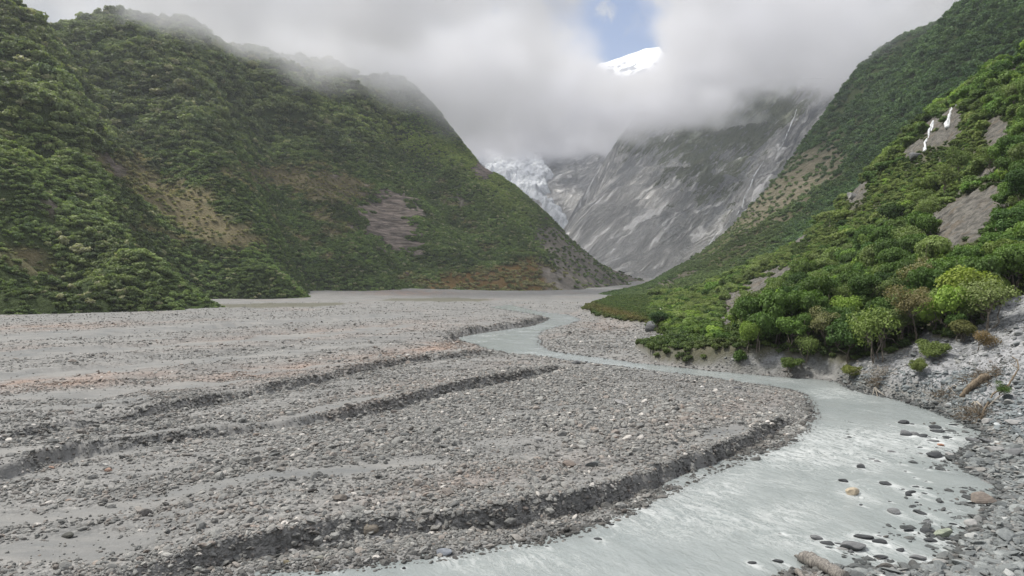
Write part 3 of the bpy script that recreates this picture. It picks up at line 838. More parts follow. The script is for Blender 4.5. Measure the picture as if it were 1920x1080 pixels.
# ---- stones
def b_stone(n, b, o, c):
    tcn = n.nodes.new('ShaderNodeTexCoord').outputs['Object']
    v = noise_fac(n, mapping(n, tcn, (1.0, 1.0, 3.2), rot=(0.25, 0.2, 0)), 2.4, 5, 0.65, 0.5)
    sp = noise_fac(n, tcn, 16.0, 3, 0.6)
    col = mixc(n, 1.0, c, mixc(n, (v * 0.75 + sp * 0.25).ss(0.3, 0.7), (0.66, 0.67, 0.69), (1.22, 1.2, 1.17)), 'MULTIPLY')
    n.links.new(col, b.inputs['Base Color']); b.inputs['Roughness'].default_value = 0.82
    b.inputs['Specular IOR Level'].default_value = 0.3
    bump(n, b, v + sp * 0.3, 0.5, 0.12)
M_STONE_S, M_STONE = tinted('schist', 'stone', b_stone)


def stone_mesh(name, seed, sub=2, mat=None, flat=0.5):
    r = np.random.default_rng(seed)
    bm = bmesh.new(); bmesh.ops.create_icosphere(bm, subdivisions=sub, radius=1.0)
    V = np.array([v.co for v in bm.verts])
    for k in range(9):                                   # broken planes
        nrm = r.normal(size=3); nrm /= np.linalg.norm(nrm); off = r.uniform(0.55, 0.92)
        dd = V @ nrm - off; V = V - np.outer(np.where(dd > 0, dd * 0.88, 0), nrm)
    V += 0.05 * r.normal(size=V.shape) * (sub < 3) + 0
    fr = r.normal(size=(4, 3)) * 1.7; ph = r.random(4) * 6
    V *= (1 + 0.07 * np.sin(V @ fr.T + ph).sum(1))[:, None]
    V *= np.array([1.0, r.uniform(.55, .85), r.uniform(.32, .58) if flat else .8])
    V /= np.abs(V).max() * 2                              # one metre long at scale 1
    for v, c in zip(bm.verts, V): v.co = c
    me = bpy.data.meshes.new(name); bm.to_mesh(me); bm.free()
    for p in me.polygons: p.use_smooth = sub > 2
    if mat: me.materials.append(mat)
    return me


STONE_S = [stone_mesh('stone_%02d' % i, 100 + i, 2, M_STONE_S) for i in range(9)]
STONE_O = [stone_mesh('boulder_form', 300 + i, 3, M_STONE) for i in range(12)]
for me_ in STONE_O:
    me_.polygons.foreach_set('use_smooth', np.zeros(len(me_.polygons), bool)); me_.update()


def stone_colour(n, red, rng):
    t = rng.normal(0.5, 0.2, n).clip(0, 1)[:, None]
    g_ = np.array([0.105, 0.109, 0.112]) * (1 - t) + np.array([0.325, 0.322, 0.315]) * t
    r_ = np.array([0.13, 0.10, 0.085]) * (1 - t) + np.array([0.40, 0.29, 0.235]) * t
    w = (rng.random(n) < 0.03)[:, None]
    m_ = np.clip(red + rng.normal(-.03, .22, n), 0, 1)[:, None] * 0.85
    c = (g_ * (1 - m_) + r_ * m_) * np.array([1.04, 1.05, 1.02])
    return np.where(w, np.array([0.52, 0.50, 0.47]), c)


def red_field(px, py):
    red = 0.9 * blob(px, py, 90, 715, 240, 16, -4) + 0.8 * blob(px, py, 560, 690, 220, 14, -8) + 0.9 * blob(px, py, 840, 650, 80, 12, -5) + 0.8 * blob(px, py, 100, 613, 150, 7, -2) \
        + 0.5 * blob(px, py, 560, 628, 330, 12, -4) + 0.25 * blob(px, py, 1330, 775, 170, 22, -15) + 0.3 * blob(px, py, 900, 900, 260, 22, -8) + 0.35 * blob(px, py, 700, 745, 200, 16, -14) + 0.5 * blob(px, py, 1130, 610, 60, 14) + .3 * blob(px, py, 400, 965, 200, 30)
    return red


def build_gravel():
    rng = np.random.default_rng(5)
    n1, n2, n3 = 215000, 245000, 45000
    r = np.concatenate([rng.uniform(20, 85, n1), rng.uniform(85, 330, n2) , rng.uniform(24, 110, n3)])
    th = np.concatenate([rng.uniform(R(-45), R(44), n1 + n2), rng.uniform(R(14), R(42), n3)])
    x, y = r * np.sin(th), r * np.cos(th)
    ex, ey = [], []
    for pts, amp, L, wd in ST[:4]:
        Q = np.array(pts); seg = np.hypot(*np.diff(Q, axis=0).T); m = 12000
        i = rng.choice(len(seg), m, p=seg / seg.sum()); t = rng.random(m)[:, None]; c_ = Q[i] + (Q[i + 1] - Q[i]) * t
        nn_ = (Q[i + 1] - Q[i])[:, ::-1] * np.array([1, -1]); nn_ /= np.linalg.norm(nn_, axis=1)[:, None] + 1e-9; c_ = c_ + nn_ * rng.normal(.2, 1.1, m)[:, None]
        ex.append(c_[:, 0]); ey.append(c_[:, 1])
    x = np.concatenate([x] + ex); y = np.concatenate([y] + ey)
    z, h, sd, out, ris, sand, veg, sl, rock = ground_z(x, y, True)
    px, py = proj(x, y, z)
    clump = P2.fbm(x, y, 7, 4) + 0.7 * P1.fbm(x * .7 + y * .5, y * 2.2 - x, 6, 4)
    p = 0.22 + 0.75 * smooth(-0.25, 0.35, clump)
    stony = .6 * blob(px, py, 1100, 760, 260, 60, 10) + .5 * blob(px, py, 600, 850, 300, 40, -12) + .5 * blob(px, py, 200, 810, 260, 16, -6) + .5 * blob(px, py, 1120, 640, 120, 40)
    p = np.clip(p + stony, 0, 1) * (1 - 0.86 * sand)
    p = np.maximum(p, smooth(.2, .5, ris) * .8)
    p = np.where(sl > .3, 0.25 + 0.8 * smooth(0.0, 0.4, P3.fbm(x, y, 5, 3)) , p)
    p = np.where((sd < 2.6) & (sd > -.15), 0.95, p)
    p = np.where((h < 0.02) & (sd < -.3), 0.0, p)
    shal = (px > 1560) & (py > 800) & (sd < 0.2) & (sd > -3.5)
    p = np.where(shal, 0.25 * smooth(-3.5, -.2, sd) * (P3.fbm(x, y, 3, 3) > 0), p)
    p = p * (1 - (veg > .5)) * (1 - rock * .9)
    size = np.exp(rng.normal(math.log(0.15), 0.50, len(x)))
    size = np.where(out < 2.2, size * 0.85, size) * (1 + .7 * np.clip(stony, 0, 1)) * np.where(sand > .4, .7, 1)
    size = np.where((px > 1580) & (py > 700), size * 1.7, size)
    size = np.minimum(size, 0.9)
    size = np.where(y > 85, size * 1.25, size)
    vis = size * 683 / y > 1.0
    k = (rng.random(len(x)) < p) & vis & (y > 5)
    x, y, z, size, px, py, h, sd, shal, sl, ris = [a[k] for a in (x, y, z, size, px, py, h, sd, shal, sl, ris)]
    n = len(x)
    zz = np.where(sd < -.1, SLOPE * y + size * .02, z + size * 0.10)
    rot = np.stack([rng.normal(0, .28, n) + .15, rng.normal(0, .28, n), rng.uniform(0, 6.28, n)], 1)
    scl = np.stack([size * rng.uniform(.8, 1.3, n), size * rng.uniform(.8, 1.2, n), size * rng.uniform(.7, 1.3, n)], 1)
    tint = stone_colour(n, red_field(px, py) * (.8 + .8 * P1.fbm(x, y, 6, 3)), rng)
    zone = P3.fbm(x, y, 12, 3)
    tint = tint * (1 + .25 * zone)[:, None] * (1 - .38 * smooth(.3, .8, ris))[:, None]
    tint = np.where(((h < .06) | shal)[:, None], tint * 0.5, tint)
    tint = np.where(((px > 1560) & (py > 690))[:, None], tint * np.array([.84, .90, .94]), tint)
    scl[:, 2] *= np.where((px > 1560) & (py > 760), .7, 1)
    tint = np.where((sl > .3)[:, None], tint * np.array([.98, 1.02, 1.06]), tint)
    print('gravel', n)
    scatter('gravel', np.stack([x, y, zz], 1), rot, scl, tint, rng.integers(0, len(STONE_S), n), source_collection('stone_forms', STONE_S), 'schist stones covering the bars and banks')


build_gravel()


# ---- foliage
def b_leaf(n, b, o, c):
    g = n.nodes.new('ShaderNodeNewGeometry')
    v = noise_fac(n, n.nodes.new('ShaderNodeTexCoord').outputs['Object'], 3.0, 3, 0.6)
    rnd = E(n, g.outputs['Random Per Island'])
    col = mixc(n, 1.0, c, mixc(n, (v * 0.5 + rnd * 0.5).clamp(), (0.80, 0.84, 0.80), (2.0, 1.95, 1.75)), 'MULTIPLY')
    n.links.new(col, b.inputs['Base Color']); b.inputs['Roughness'].default_value = 0.62
    b.inputs['Specular IOR Level'].default_value = 0.25
    tr = n.nodes.new('ShaderNodeBsdfTranslucent'); mx = n.nodes.new('ShaderNodeMixShader'); mx.inputs[0].default_value = 0.28
    n.links.new(mixc(n, 1.0, col, (1.1, 1.25, 0.6), 'MULTIPLY'), tr.inputs[0])
    n.links.new(b.outputs[0], mx.inputs[1]); n.links.new(tr.outputs[0], mx.inputs[2]); n.links.new(mx.outputs[0], o.inputs[0])
M_LEAF_S, M_LEAF = tinted('foliage', 'leaf', b_leaf)


def crown_np(rng, nl, leaf, lobes=7, spread=0.55, flat=0.75, fill=0.25, dome=False, lr=1.0):
    """leaf-clump faces through an uneven crown about one unit in radius, its base at z=0"""
    L = []
    for i in range(lobes):
        a = rng.uniform(0, 6.28); rr = spread * math.sqrt(rng.random())
        L.append((rr * math.cos(a), rr * math.sin(a), rng.uniform(.45, 1.0) * flat + (0.35 if dome else 0) * (1 - rr), rng.uniform(.24, .52) * lr))
    L.append((0, 0, flat * .8, .5)); L = np.array(L)
    w = L[:, 3] ** 2; k = rng.choice(len(L), nl, p=w / w.sum())
    d = rng.normal(size=(nl, 3)); d /= np.linalg.norm(d, axis=1)[:, None]
    d[:, 2] = np.where(rng.random(nl) < .6, np.abs(d[:, 2]), d[:, 2])
    rad = L[k, 3] * np.where(rng.random(nl) < fill, rng.uniform(.4, .9, nl), rng.uniform(.86, 1.1, nl))
    c = L[k, :3] + d * rad[:, None] * np.array([1, 1, .85])
    nrm = d + rng.normal(size=(nl, 3)) * .55 + np.array([0, 0, .35]); nrm /= np.linalg.norm(nrm, axis=1)[:, None]
    t = np.cross(nrm, rng.normal(size=(nl, 3))); t /= np.linalg.norm(t, axis=1)[:, None]; u = np.cross(nrm, t)
    s_ = leaf * rng.uniform(.6, 1.4, nl)[:, None]
    bend = nrm * s_ * .25
    V = np.stack([c - t * s_, c - u * s_ * .62 + bend, c + t * s_, c + u * s_ * .62 + bend], 1).reshape(-1, 3)
    Fc = np.arange(nl * 4).reshape(-1, 4)
    return V, Fc, L


def core_np(L, k=0.72):
    """dense inner twigs and shade leaves, so that light does not pass straight through"""
    bm = bmesh.new(); Vs, Fs, o = [], [], 0
    bmesh.ops.create_icosphere(bm, subdivisions=1, radius=1)
    v0 = np.array([v.co for v in bm.verts]); f0 = np.array([[v.index for v in f.verts] for f in bm.faces]); bm.free()
    for l in L:
        Vs.append(v0 * l[3] * k * np.array([1, 1, .85]) + l[:3]); Fs.append(f0 + o); o += len(v0)
    return np.concatenate(Vs), np.concatenate(Fs)


def crown_mesh(name, seed, nl, leaf, mat, core=True, **kw):
    rng = np.random.default_rng(seed)
    V, Fc, L = crown_np(rng, nl, leaf, **kw)
    tri = np.concatenate([Fc[:, [0, 1, 2]], Fc[:, [0, 2, 3]]])
    if core:
        cv, cf = core_np(L); tri = np.concatenate([tri, cf + len(V)]); V = np.concatenate([V, cv])
    me = mesh_np(name, V, tri, False); me.materials.append(mat)
    return me, L


FAR_CROWNS = [crown_mesh('crown_far_%02d' % i, 20 + i, 210, .17, M_LEAF_S, lobes=7, spread=.7, flat=.7, lr=.9)[0] for i in range(6)]
MID_CROWNS = [crown_mesh('crown_mid_%02d' % i, 40 + i, 1100, .085, M_LEAF_S, lobes=14, spread=.85, flat=.95, lr=.8)[0] for i in range(6)]
C_FAR = source_collection('far_crowns', FAR_CROWNS); C_MID = source_collection('mid_crowns', MID_CROWNS)
rgb = lambda *a: np.array(a)


def forest(name, label, fn, xy, size, tint, coll, nform=6, squash=1.0, seed=1, sink=.25):
    rng = np.random.default_rng(seed); x, y = xy; n = len(x); z = fn(x, y)
    rot = np.stack([rng.normal(0, .12, n), rng.normal(0, .12, n), rng.uniform(0, 6.28, n)], 1)
    scl = np.stack([size * rng.uniform(.85, 1.2, n), size * rng.uniform(.85, 1.2, n), size * rng.uniform(.75, 1.25, n) * squash], 1)
    print(name, n)
    return scatter(name, np.stack([x, y, z - size * sink], 1), rot, scl, tint, rng.integers(0, nform, n), coll, label)


def visible_xy(fn, x0, x1, y0, y1, n, rng, p0=0):
    x = rng.uniform(x0, x1, n); y = rng.uniform(y0, y1, n); z = fn(x, y); px, py = proj(x, y, z)
    k = (px > -80) & (px < 2000) & (py > -60) & (z > SLOPE * y - 1.0)
    e = 6.0                                              # keep slopes that face the camera, and crests
    nx = -(fn(x + e, y) - z) / e; ny = -(fn(x, y + e) - z) / e
    face = -(nx * x + ny * y) + 1 * (CAM_Z - z)
    k &= face > -0.4 * np.hypot(x, y)
    return x[k], y[k], z[k], px[k], py[k]


def left_forest():
    rng = np.random.default_rng(31)
    x, y, z, px, py = visible_xy(F_LEFT, -600, 230, 150, 1080, 260000, rng)
    rock, brown, orange, scree, sunlit = masks_left(x, y, z)
    dep = np.hypot(x, y)
    tall = smooth(330, 220, py + 40 * P1.fbm(x, y, 60, 3)) * (px < 760) + .35 * blob(px, py, 150, 300, 160, 90)
    tall = np.clip(tall + .7 * blob(px, py, 200, 480, 160, 110, 20), 0, 1)
    dens = (1 - rock) * (1 - .9 * scree) * (1 - .62 * brown) * (1 - .8 * orange)
    size = (1.2 + 4.3 * tall * rng.random(len(x)) ** .9 + .7 * rng.random(len(x))) * (1 - .35 * brown) * np.clip(dep / 420, .75, 1.5)
    # keep coverage about even whatever the crown size
    keep = rng.random(len(x)) < dens * np.clip(6.0 / size ** 2, 0, 1) * np.clip(750 / dep, .5, 1.0)
    x, y, z, px, py, size, brown, sunlit, tall, orange, dep = [a[keep] for a in (x, y, z, px, py, size, brown, sunlit, tall, orange, dep)]
    n = len(x); t = rng.random(n)[:, None]; zone = P3.fbm(x, y, 35, 4)[:, None]
    c = rgb(.036, .062, .022) * (1 - t) + rgb(.085, .125, .036) * t
    c = c * (1 - tall[:, None] * .5) + (rgb(.060, .078, .040) * (1 - t) + rgb(.125, .135, .075) * t) * tall[:, None] * .5
    c = c * (1 + .9 * zone)
    b_ = np.clip(brown + orange, 0, 1)[:, None] * .75
    c = c * (1 - b_) + (rgb(.095, .10, .048) * (1 - t) + rgb(.22, .19, .10) * t) * b_
    l_ = sunlit[:, None] * .75
    c = c * (1 - l_) + (rgb(.10, .15, .04) * (1 - t) + rgb(.22, .27, .08) * t) * l_  # sun patches put into the tint as lighter yellow-green
    pale = (rng.random(n) < .05)[:, None]
    c = np.where(pale, c * .4 + rgb(.13, .13, .085), c)
    c = c * np.array([1.60, 1.50, 1.75])
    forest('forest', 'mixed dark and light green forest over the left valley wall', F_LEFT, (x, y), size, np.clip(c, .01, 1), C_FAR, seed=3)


def right_forest():
    rng = np.random.default_rng(32)
    x, y, z, px, py = visible_xy(F_RIGHT, 60, 600, 180, 1060, 170000, rng)
    # the near slope hides much of it
    rock, brown = masks_right(x, y, z); dep = np.hypot(x, y)
    keep0 = py < np.interp(px, [1200, 1350, 1400, 1480, 1540, 1640, 1750, 1920], [620, 600, 560, 500, 440, 350, 270, 110])
    fan = np.clip(blob(px, py, 1330, 500, 150, 60, -35) + blob(px, py, 1250, 560, 110, 22), 0, 1)
    tall = np.clip(smooth(300, 180, py) + .4, 0, 1) * (1 - fan)
    size = (1.4 + 3.0 * tall * rng.random(len(x)) ** .7 + .6 * rng.random(len(x))) * (1 - .35 * fan) * np.clip(dep / 450, .8, 1.4)
    dens = (1 - .9 * rock) * (1 - .55 * brown) * keep0
    keep = rng.random(len(x)) < dens * np.clip(6 / size ** 2, 0, 1) * np.clip(450 / dep, .4, 1) * 1.0
    x, y, z, px, py, size, brown, fan, tall = [a[keep] for a in (x, y, z, px, py, size, brown, fan, tall)]
    n = len(x); t = rng.random(n)[:, None]; zone = P1.fbm(x, y, 40, 4)[:, None]
    c = (rgb(.030, .058, .026) * (1 - t) + rgb(.075, .115, .042) * t) * (1 + .5 * zone)
    f_ = np.clip(fan * .7 + brown * .5, 0, .85)[:, None]
    c = c * (1 - f_) + (rgb(.065, .085, .032) * (1 - t) + rgb(.13, .15, .06) * t) * f_
    c = c * np.array([1.25, 1.35, 1.5])
    forest('forest', 'dark green forest over the steep right valley wall', F_RIGHT, (x, y), size, np.clip(c, .01, 1), C_FAR, seed=4)


left_forest(); right_forest()


# ------------------------------------------------------------------ finding the ground under a place of the photograph
def hit_ground(pts, d0=14, d1=420, n=260):
    P = np.array(pts, float); d = np.geomspace(d0, d1, n)
    X = (P[:, :1] - 960) / F * d; Y = np.broadcast_to(d, X.shape); Z = CAM_Z + (540 - P[:, 1:2]) / F * d
    gz = ground_z(X.ravel(), Y.ravel()).reshape(X.shape)
    below = Z <= gz; k = np.where(below.any(1), below.argmax(1), n - 1); k = np.maximum(k, 1)
    i = np.arange(len(P)); a = (Z - gz)[i, k - 1]; b = (Z - gz)[i, k]; t = np.clip(a / (a - b + 1e-9), 0, 1)
    dd = d[k - 1] + t * (d[k] - d[k - 1])
    x = (P[:, 0] - 960) / F * dd; return np.stack([x, dd, ground_z(x, dd)], 1)


def hit_fn(fn, px, py, d0, d1, n=500):
    d = np.linspace(d0, d1, n); x = (px - 960) / F * d; z = CAM_Z + (540 - py) / F * d
    b = z <= fn(x, d); k = b.argmax() if b.any() else n - 1
    return Vector((x[k], d[k], z[k]))


# ------------------------------------------------------------------ tubes: trunks, limbs, driftwood
def tube(V, Fc, pts, rad, seg=7, rng=None, wob=0.0):
    P = np.array(pts, float); m = len(P); o = sum(len(v) for v in V)
    T = np.gradient(P, axis=0); T /= np.linalg.norm(T, axis=1)[:, None] + 1e-9
    ref = np.array([0.3, 0.2, 1.0]) if abs(T[0, 2]) < .9 else np.array([1.0, .2, .1])
    A = np.cross(T, ref); A /= np.linalg.norm(A, axis=1)[:, None] + 1e-9; B = np.cross(T, A)
    ang = np.linspace(0, 2 * np.pi, seg, endpoint=False)
    rr = np.array(rad)[:, None] * (1 + (rng.normal(size=(m, seg)) * wob if rng is not None else 0))
    ring = P[:, None] + A[:, None] * (np.cos(ang) * rr)[..., None] + B[:, None] * (np.sin(ang) * rr)[..., None]
    V.append(ring.reshape(-1, 3)); V.append(np.stack([P[0], P[-1]]))
    i = np.arange(m * seg).reshape(m, seg) + o; j = np.roll(i, -1, 1)
    q = np.stack([i[:-1], j[:-1], j[1:], i[1:]], -1).reshape(-1, 4)
    Fc.append(np.concatenate([q[:, [0, 1, 2]], q[:, [0, 2, 3]]]))
    c0, c1 = o + m * seg, o + m * seg + 1
    Fc.append(np.stack([j[0], i[0], np.full(seg, c0)], 1)); Fc.append(np.stack([i[-1], j[-1], np.full(seg, c1)], 1))


def bent(a, b, n, rng, amp):
    a, b = np.array(a, float), np.array(b, float); t = np.linspace(0, 1, n)[:, None]; L = np.linalg.norm(b - a)
    w = np.cumsum(rng.normal(size=(n, 3)), 0); w -= w[0]; w -= t * w[-1]
    return a + (b - a) * t + w * amp * L / math.sqrt(n)


def wood_material(name, dark, light):
    m, n, b, o = mat_new(name)
    tcn = n.nodes.new('ShaderNodeTexCoord').outputs['Object']
    a = noise_fac(n, mapping(n, tcn, (9, 9, 1.6)), 1.6, 5, 0.65, .4)
    n.links.new(mixc(n, a.ss(.3, .7), dark, light), b.inputs['Base Color']); b.inputs['Roughness'].default_value = .85
    bump(n, b, a, .7, .03)
    return m
M_BARK = wood_material('bark', (0.07, 0.058, 0.045), (0.27, 0.235, 0.19))
M_DRIFT = wood_material('bleached_wood', (0.16, 0.14, 0.115), (0.46, 0.42, 0.36))
M_LOG = wood_material('weathered_log', (0.07, 0.065, 0.06), (0.27, 0.25, 0.225))
M_ROOT = wood_material('root_wood', (0.06, 0.045, 0.03), (0.24, 0.19, 0.13))


# ------------------------------------------------------------------ trees on the near slope
def trunk_mesh(name, L, seed, base=-1.0):
    r = np.random.default_rng(seed); V, Fc = [], []
    ns = r.integers(2, 5); forks = []
    for k in range(ns):
        a_ = r.uniform(0, 6.28); rr = r.uniform(.1, .3); fk = np.array([rr * math.cos(a_), rr * math.sin(a_), r.uniform(-.1, .3)]); forks.append(fk)
        tube(V, Fc, bent((fk[0] * .25, fk[1] * .25, base), fk, 7, r, .16), np.linspace(.042, .024, 7), 6, r, .08)
    for l in L[:9]:
        tip = np.array(l[:3]) + r.normal(size=3) * .08
        fk = forks[int(np.argmin([np.linalg.norm(tip - f_) for f_ in forks]))]
        p = bent(fk, tip, 6, r, .22)
        tube(V, Fc, p, np.linspace(.024, .007, 6), 5, r, .05)
        for _ in range(2):
            s0 = p[r.integers(2, 5)]; tube(V, Fc, bent(s0, s0 + r.normal(size=3) * .22 + np.array([0, 0, .12]), 4, r, .2), np.linspace(.011, .004, 4), 4)
    me = mesh_np(name, np.concatenate(V), np.concatenate(Fc)); me.materials.append(M_BARK)
    return me


FORMS = []
for i, kw in enumerate([dict(lobes=17, spread=.85, flat=.9, lr=.8), dict(lobes=15, spread=.75, flat=1.2, lr=.8), dict(lobes=20, spread=.95, flat=.75, lr=.75), dict(lobes=13, spread=.62, flat=1.45, lr=.85), dict(lobes=18, spread=.9, flat=1.0, lr=.72)]):
    me, L = crown_mesh('crown', 500 + i, 3800, .058, M_LEAF, **kw); FORMS.append((me, trunk_mesh('trunk', L, i)))
for i, kw in enumerate([dict(lobes=14, spread=.78, flat=.42, dome=True), dict(lobes=12, spread=.72, flat=.5, dome=True)]):
    me, L = crown_mesh('crown', 520 + i, 3600, .05, M_LEAF, **kw); FORMS.append((me, trunk_mesh('trunk', L, 10 + i)))
for i, kw in enumerate([dict(lobes=9, spread=.66, flat=1.0, fill=.55), dict(lobes=8, spread=.6, flat=1.2, fill=.6)]):
    me, L = crown_mesh('crown', 540 + i, 2200, .045, M_LEAF, core=False, **kw); FORMS.append((me, trunk_mesh('trunk', L, 20 + i)))
FORM_GROUPS = {'bushy': [0, 1, 2, 3, 4], 'dome': [5, 6], 'feathery': [7, 8]}


def plant_tree(form, loc, r, col, label, group=None, hgt=1.0, tilt=(0, 0), lift=.45, name='tree', cat='tree', rz=None):
    root = bpy.data.objects.new(name, None); COL.objects.link(root)
    root.location = loc; root.empty_display_size = .3
    tag(root, label, cat, group)
    me, tr = FORMS[form]
    c = bpy.data.objects.new('crown', me); t = bpy.data.objects.new('trunk', tr)
    for o in (c, t):
        COL.objects.link(o); o.parent = root; o.location = (0, 0, r * lift * hgt)
    rz_ = random.uniform(0, 6.28) if rz is None else rz
    root.rotation_euler = (tilt[0], tilt[1], 0)
    for o in (c, t): o.rotation_euler = (0, 0, rz_); o.scale = (r, r, r * hgt)
    t.scale = (r, r, r * hgt * 1.0)
    c.color = (*[float(v) for v in col], 1)
    return root


def beside(px, py, marks, rx=1.0, ry=1.0):
    """where something stands, by the nearest thing one can find"""
    m = min(marks, key=lambda q: ((q[0] - px) * rx) ** 2 + ((q[1] - py) * ry) ** 2); ax, ay = (px - m[0]) * rx, (py - m[1]) * ry
    if abs(ax) > abs(ay): w = 'just left of' if ax < 0 else 'just right of'
    else: w = 'above' if ay < 0 else 'below'
    return w + ' ' + m[2]


SLOPE_MARKS = [(1810, 530, 'the yellow-green dome tree'), (1860, 590, 'the feathery grey-green tree'), (1805, 410, 'the big brown rock slab'), (1640, 610, 'the tall olive tree'), (1545, 620, 'the half-bare tree'), (1390, 565, 'the bare brown rock spur'),
               (1725, 560, 'the dull brownish tree'), (1450, 650, 'the smooth grey silt face'), (1893, 500, 'the landslide rim'), (1500, 570, 'the bright canopy patch'), (1760, 270, 'the near waterfalls'), (1620, 480, 'the pale scrub band'), (1900, 300, 'the dark cliff'), (1605, 370, 'the upright grey rock')]
BAR_MARKS = [(813, 975, 'the pale striped block'), (635, 930, 'the brownish terrace boulder'), (833, 1030, 'the blue-grey slab'), (120, 1005, 'the dark pyramid boulder'), (195, 878, 'the white oval stone'), (347, 850, 'the grey wedge boulder'), (1067, 870, 'the brown angular boulder'), (1167, 755, 'the light grey cluster'), (1317, 724, 'the white stone'), (1390, 747, 'the white flat stone'),
             (272, 1055, 'the dark corner slab'), (780, 896, 'the sandy channel end'), (940, 700, 'the end of the second cut edge'), (560, 780, 'the middle of the second cut edge'), (1430, 790, 'the end of the front cut bank'), (1200, 860, 'the middle of the front cut bank'), (480, 950, 'the front silt channel'), (1225, 615, 'the terrace boulder'), (100, 720, 'the rusty stone bar')]
SHORE_MARKS = [(1772, 1005, 'the pale greenish boulder'), (1850, 938, 'the large brown boulder'), (1825, 985, 'the pale smooth boulder'), (1874, 845, 'the big pale boulder'), (1906, 850, 'the broad grey boulder'), (1783, 850, 'the white-veined boulder'), (1855, 790, 'the light grey block'), (1766, 834, 'the rust-red boulder'), (1605, 1028, 'the long grey slab'), (1727, 1050, 'the grey wedge boulder'), (1602, 926, 'the sandy-coloured boulder'),
               (1645, 742, 'the pale forked branch'), (1830, 725, 'the uprooted trunk'), (1850, 780, 'the brush heap'), (1735, 700, 'the lowest green bush'), (1870, 1040, 'the lower corner of the shore'), (1720, 817, 'the row of rocks in the rapids'), (1655, 1046, 'the dark oval boulder')]


# the ones that stand out
SPECIAL = [  # px, py of the foot, crown radius m, form, colour, height factor, lift, tilt, label
    (1810, 600, 3.3, 5, (.18, .225, .045), 1.0, .75, (0, 0), 'dome-shaped yellow-green tree standing highest above the grey landslide bank'),
    (1852, 622, 2.7, 7, (.15, .185, .075), 1.15, .55, (0, .05), 'pale feathery grey-green tree overhanging the landslide, beside the yellow-green dome'),
    (1724, 640, 2.6, 8, (.14, .125, .065), 1.0, .9, (.1, -.22), 'leaning brownish tree with a long bare pale trunk at the landslide edge'),
    (1640, 680, 2.9, 7, (.125, .17, .05), 1.35, .35, (0, 0), 'tall light olive tree with visible pale stems above the river bend'),
    (1545, 665, 2.2, 8, (.15, .155, .08), 1.2, .5, (0, 0), 'thin half-bare tree with pale branches in front of the dark hollow'),
    (1725, 575, 2.8, 8, (.15, .145, .08), 1.1, .4, (0, 0), 'dull brownish-green tree left of the yellow-green dome tree'),
    (1893, 545, 3.0, 1, (.115, .155, .045), 1.1, .4, (0, 0), 'broad mid-green tree on the upper rim of the landslide scar'),
    (1510, 680, 1.8, 7, (.13, .175, .06), 1.2, .4, (0, 0), 'light green shrubby tree over the smooth grey silt bank'),
    (1480, 700, 1.3, 4, (.075, .11, .032), .9, .5, (.2, 0), 'bright green bush hanging down the smooth grey silt bank'),
    (1598, 712, 1.3, 2, (.12, .135, .04), .8, .4, (.1, 0), 'low olive-yellow bush at the foot of the bank by the water'),
    (1745, 668, 1.5, 2, (.085, .115, .032), .7, .3, (.3, -.3), 'bright green fern-like bush hanging alone on the grey landslide'),
    (1725, 700, 1.0, 0, (.095, .12, .035), .9, .3, (.3, -.2), 'small yellow-green bush lowest on the grey landslide'),
    (1800, 640, 1.5, 3, (.10, .105, .04), .8, .3, (.3, 0), 'dark olive brush with hanging roots beneath the feathery tree'),
    (1840, 655, 1.4, 8, (.14, .10, .05), .8, .2, (.4, .1), 'reddish-brown root-hung brush on the landslide lip'),
    (1236, 624, 1.9, 3, (.035, .07, .022), 1.1, .35, (0, 0), 'small dark green round tree at the corner of the bushy terrace'),
    (1395, 520, 2.0, 0, (.055, .085, .03), .9, .4, (0, 0), 'dark tree on top of the bare brown rock spur'),
    (1872, 752, .75, 8, (.06, .10, .025), 1.0, .5, (.2, .3), 'dark green leafy branch caught in the driftwood by the landslide foot'),
]
loc = hit_ground([(a[0], a[1]) for a in SPECIAL])
SPECIAL_XY = []
for a, p in zip(SPECIAL, loc):
    SPECIAL_XY.append((p[0], p[1], a[2]))
    plant_tree(a[3], p, a[2], a[4], a[8], hgt=a[5], lift=a[6], tilt=a[7], name='tree' if a[2] > 1.7 else 'bush', cat='tree' if a[2] > 1.7 else 'bush')


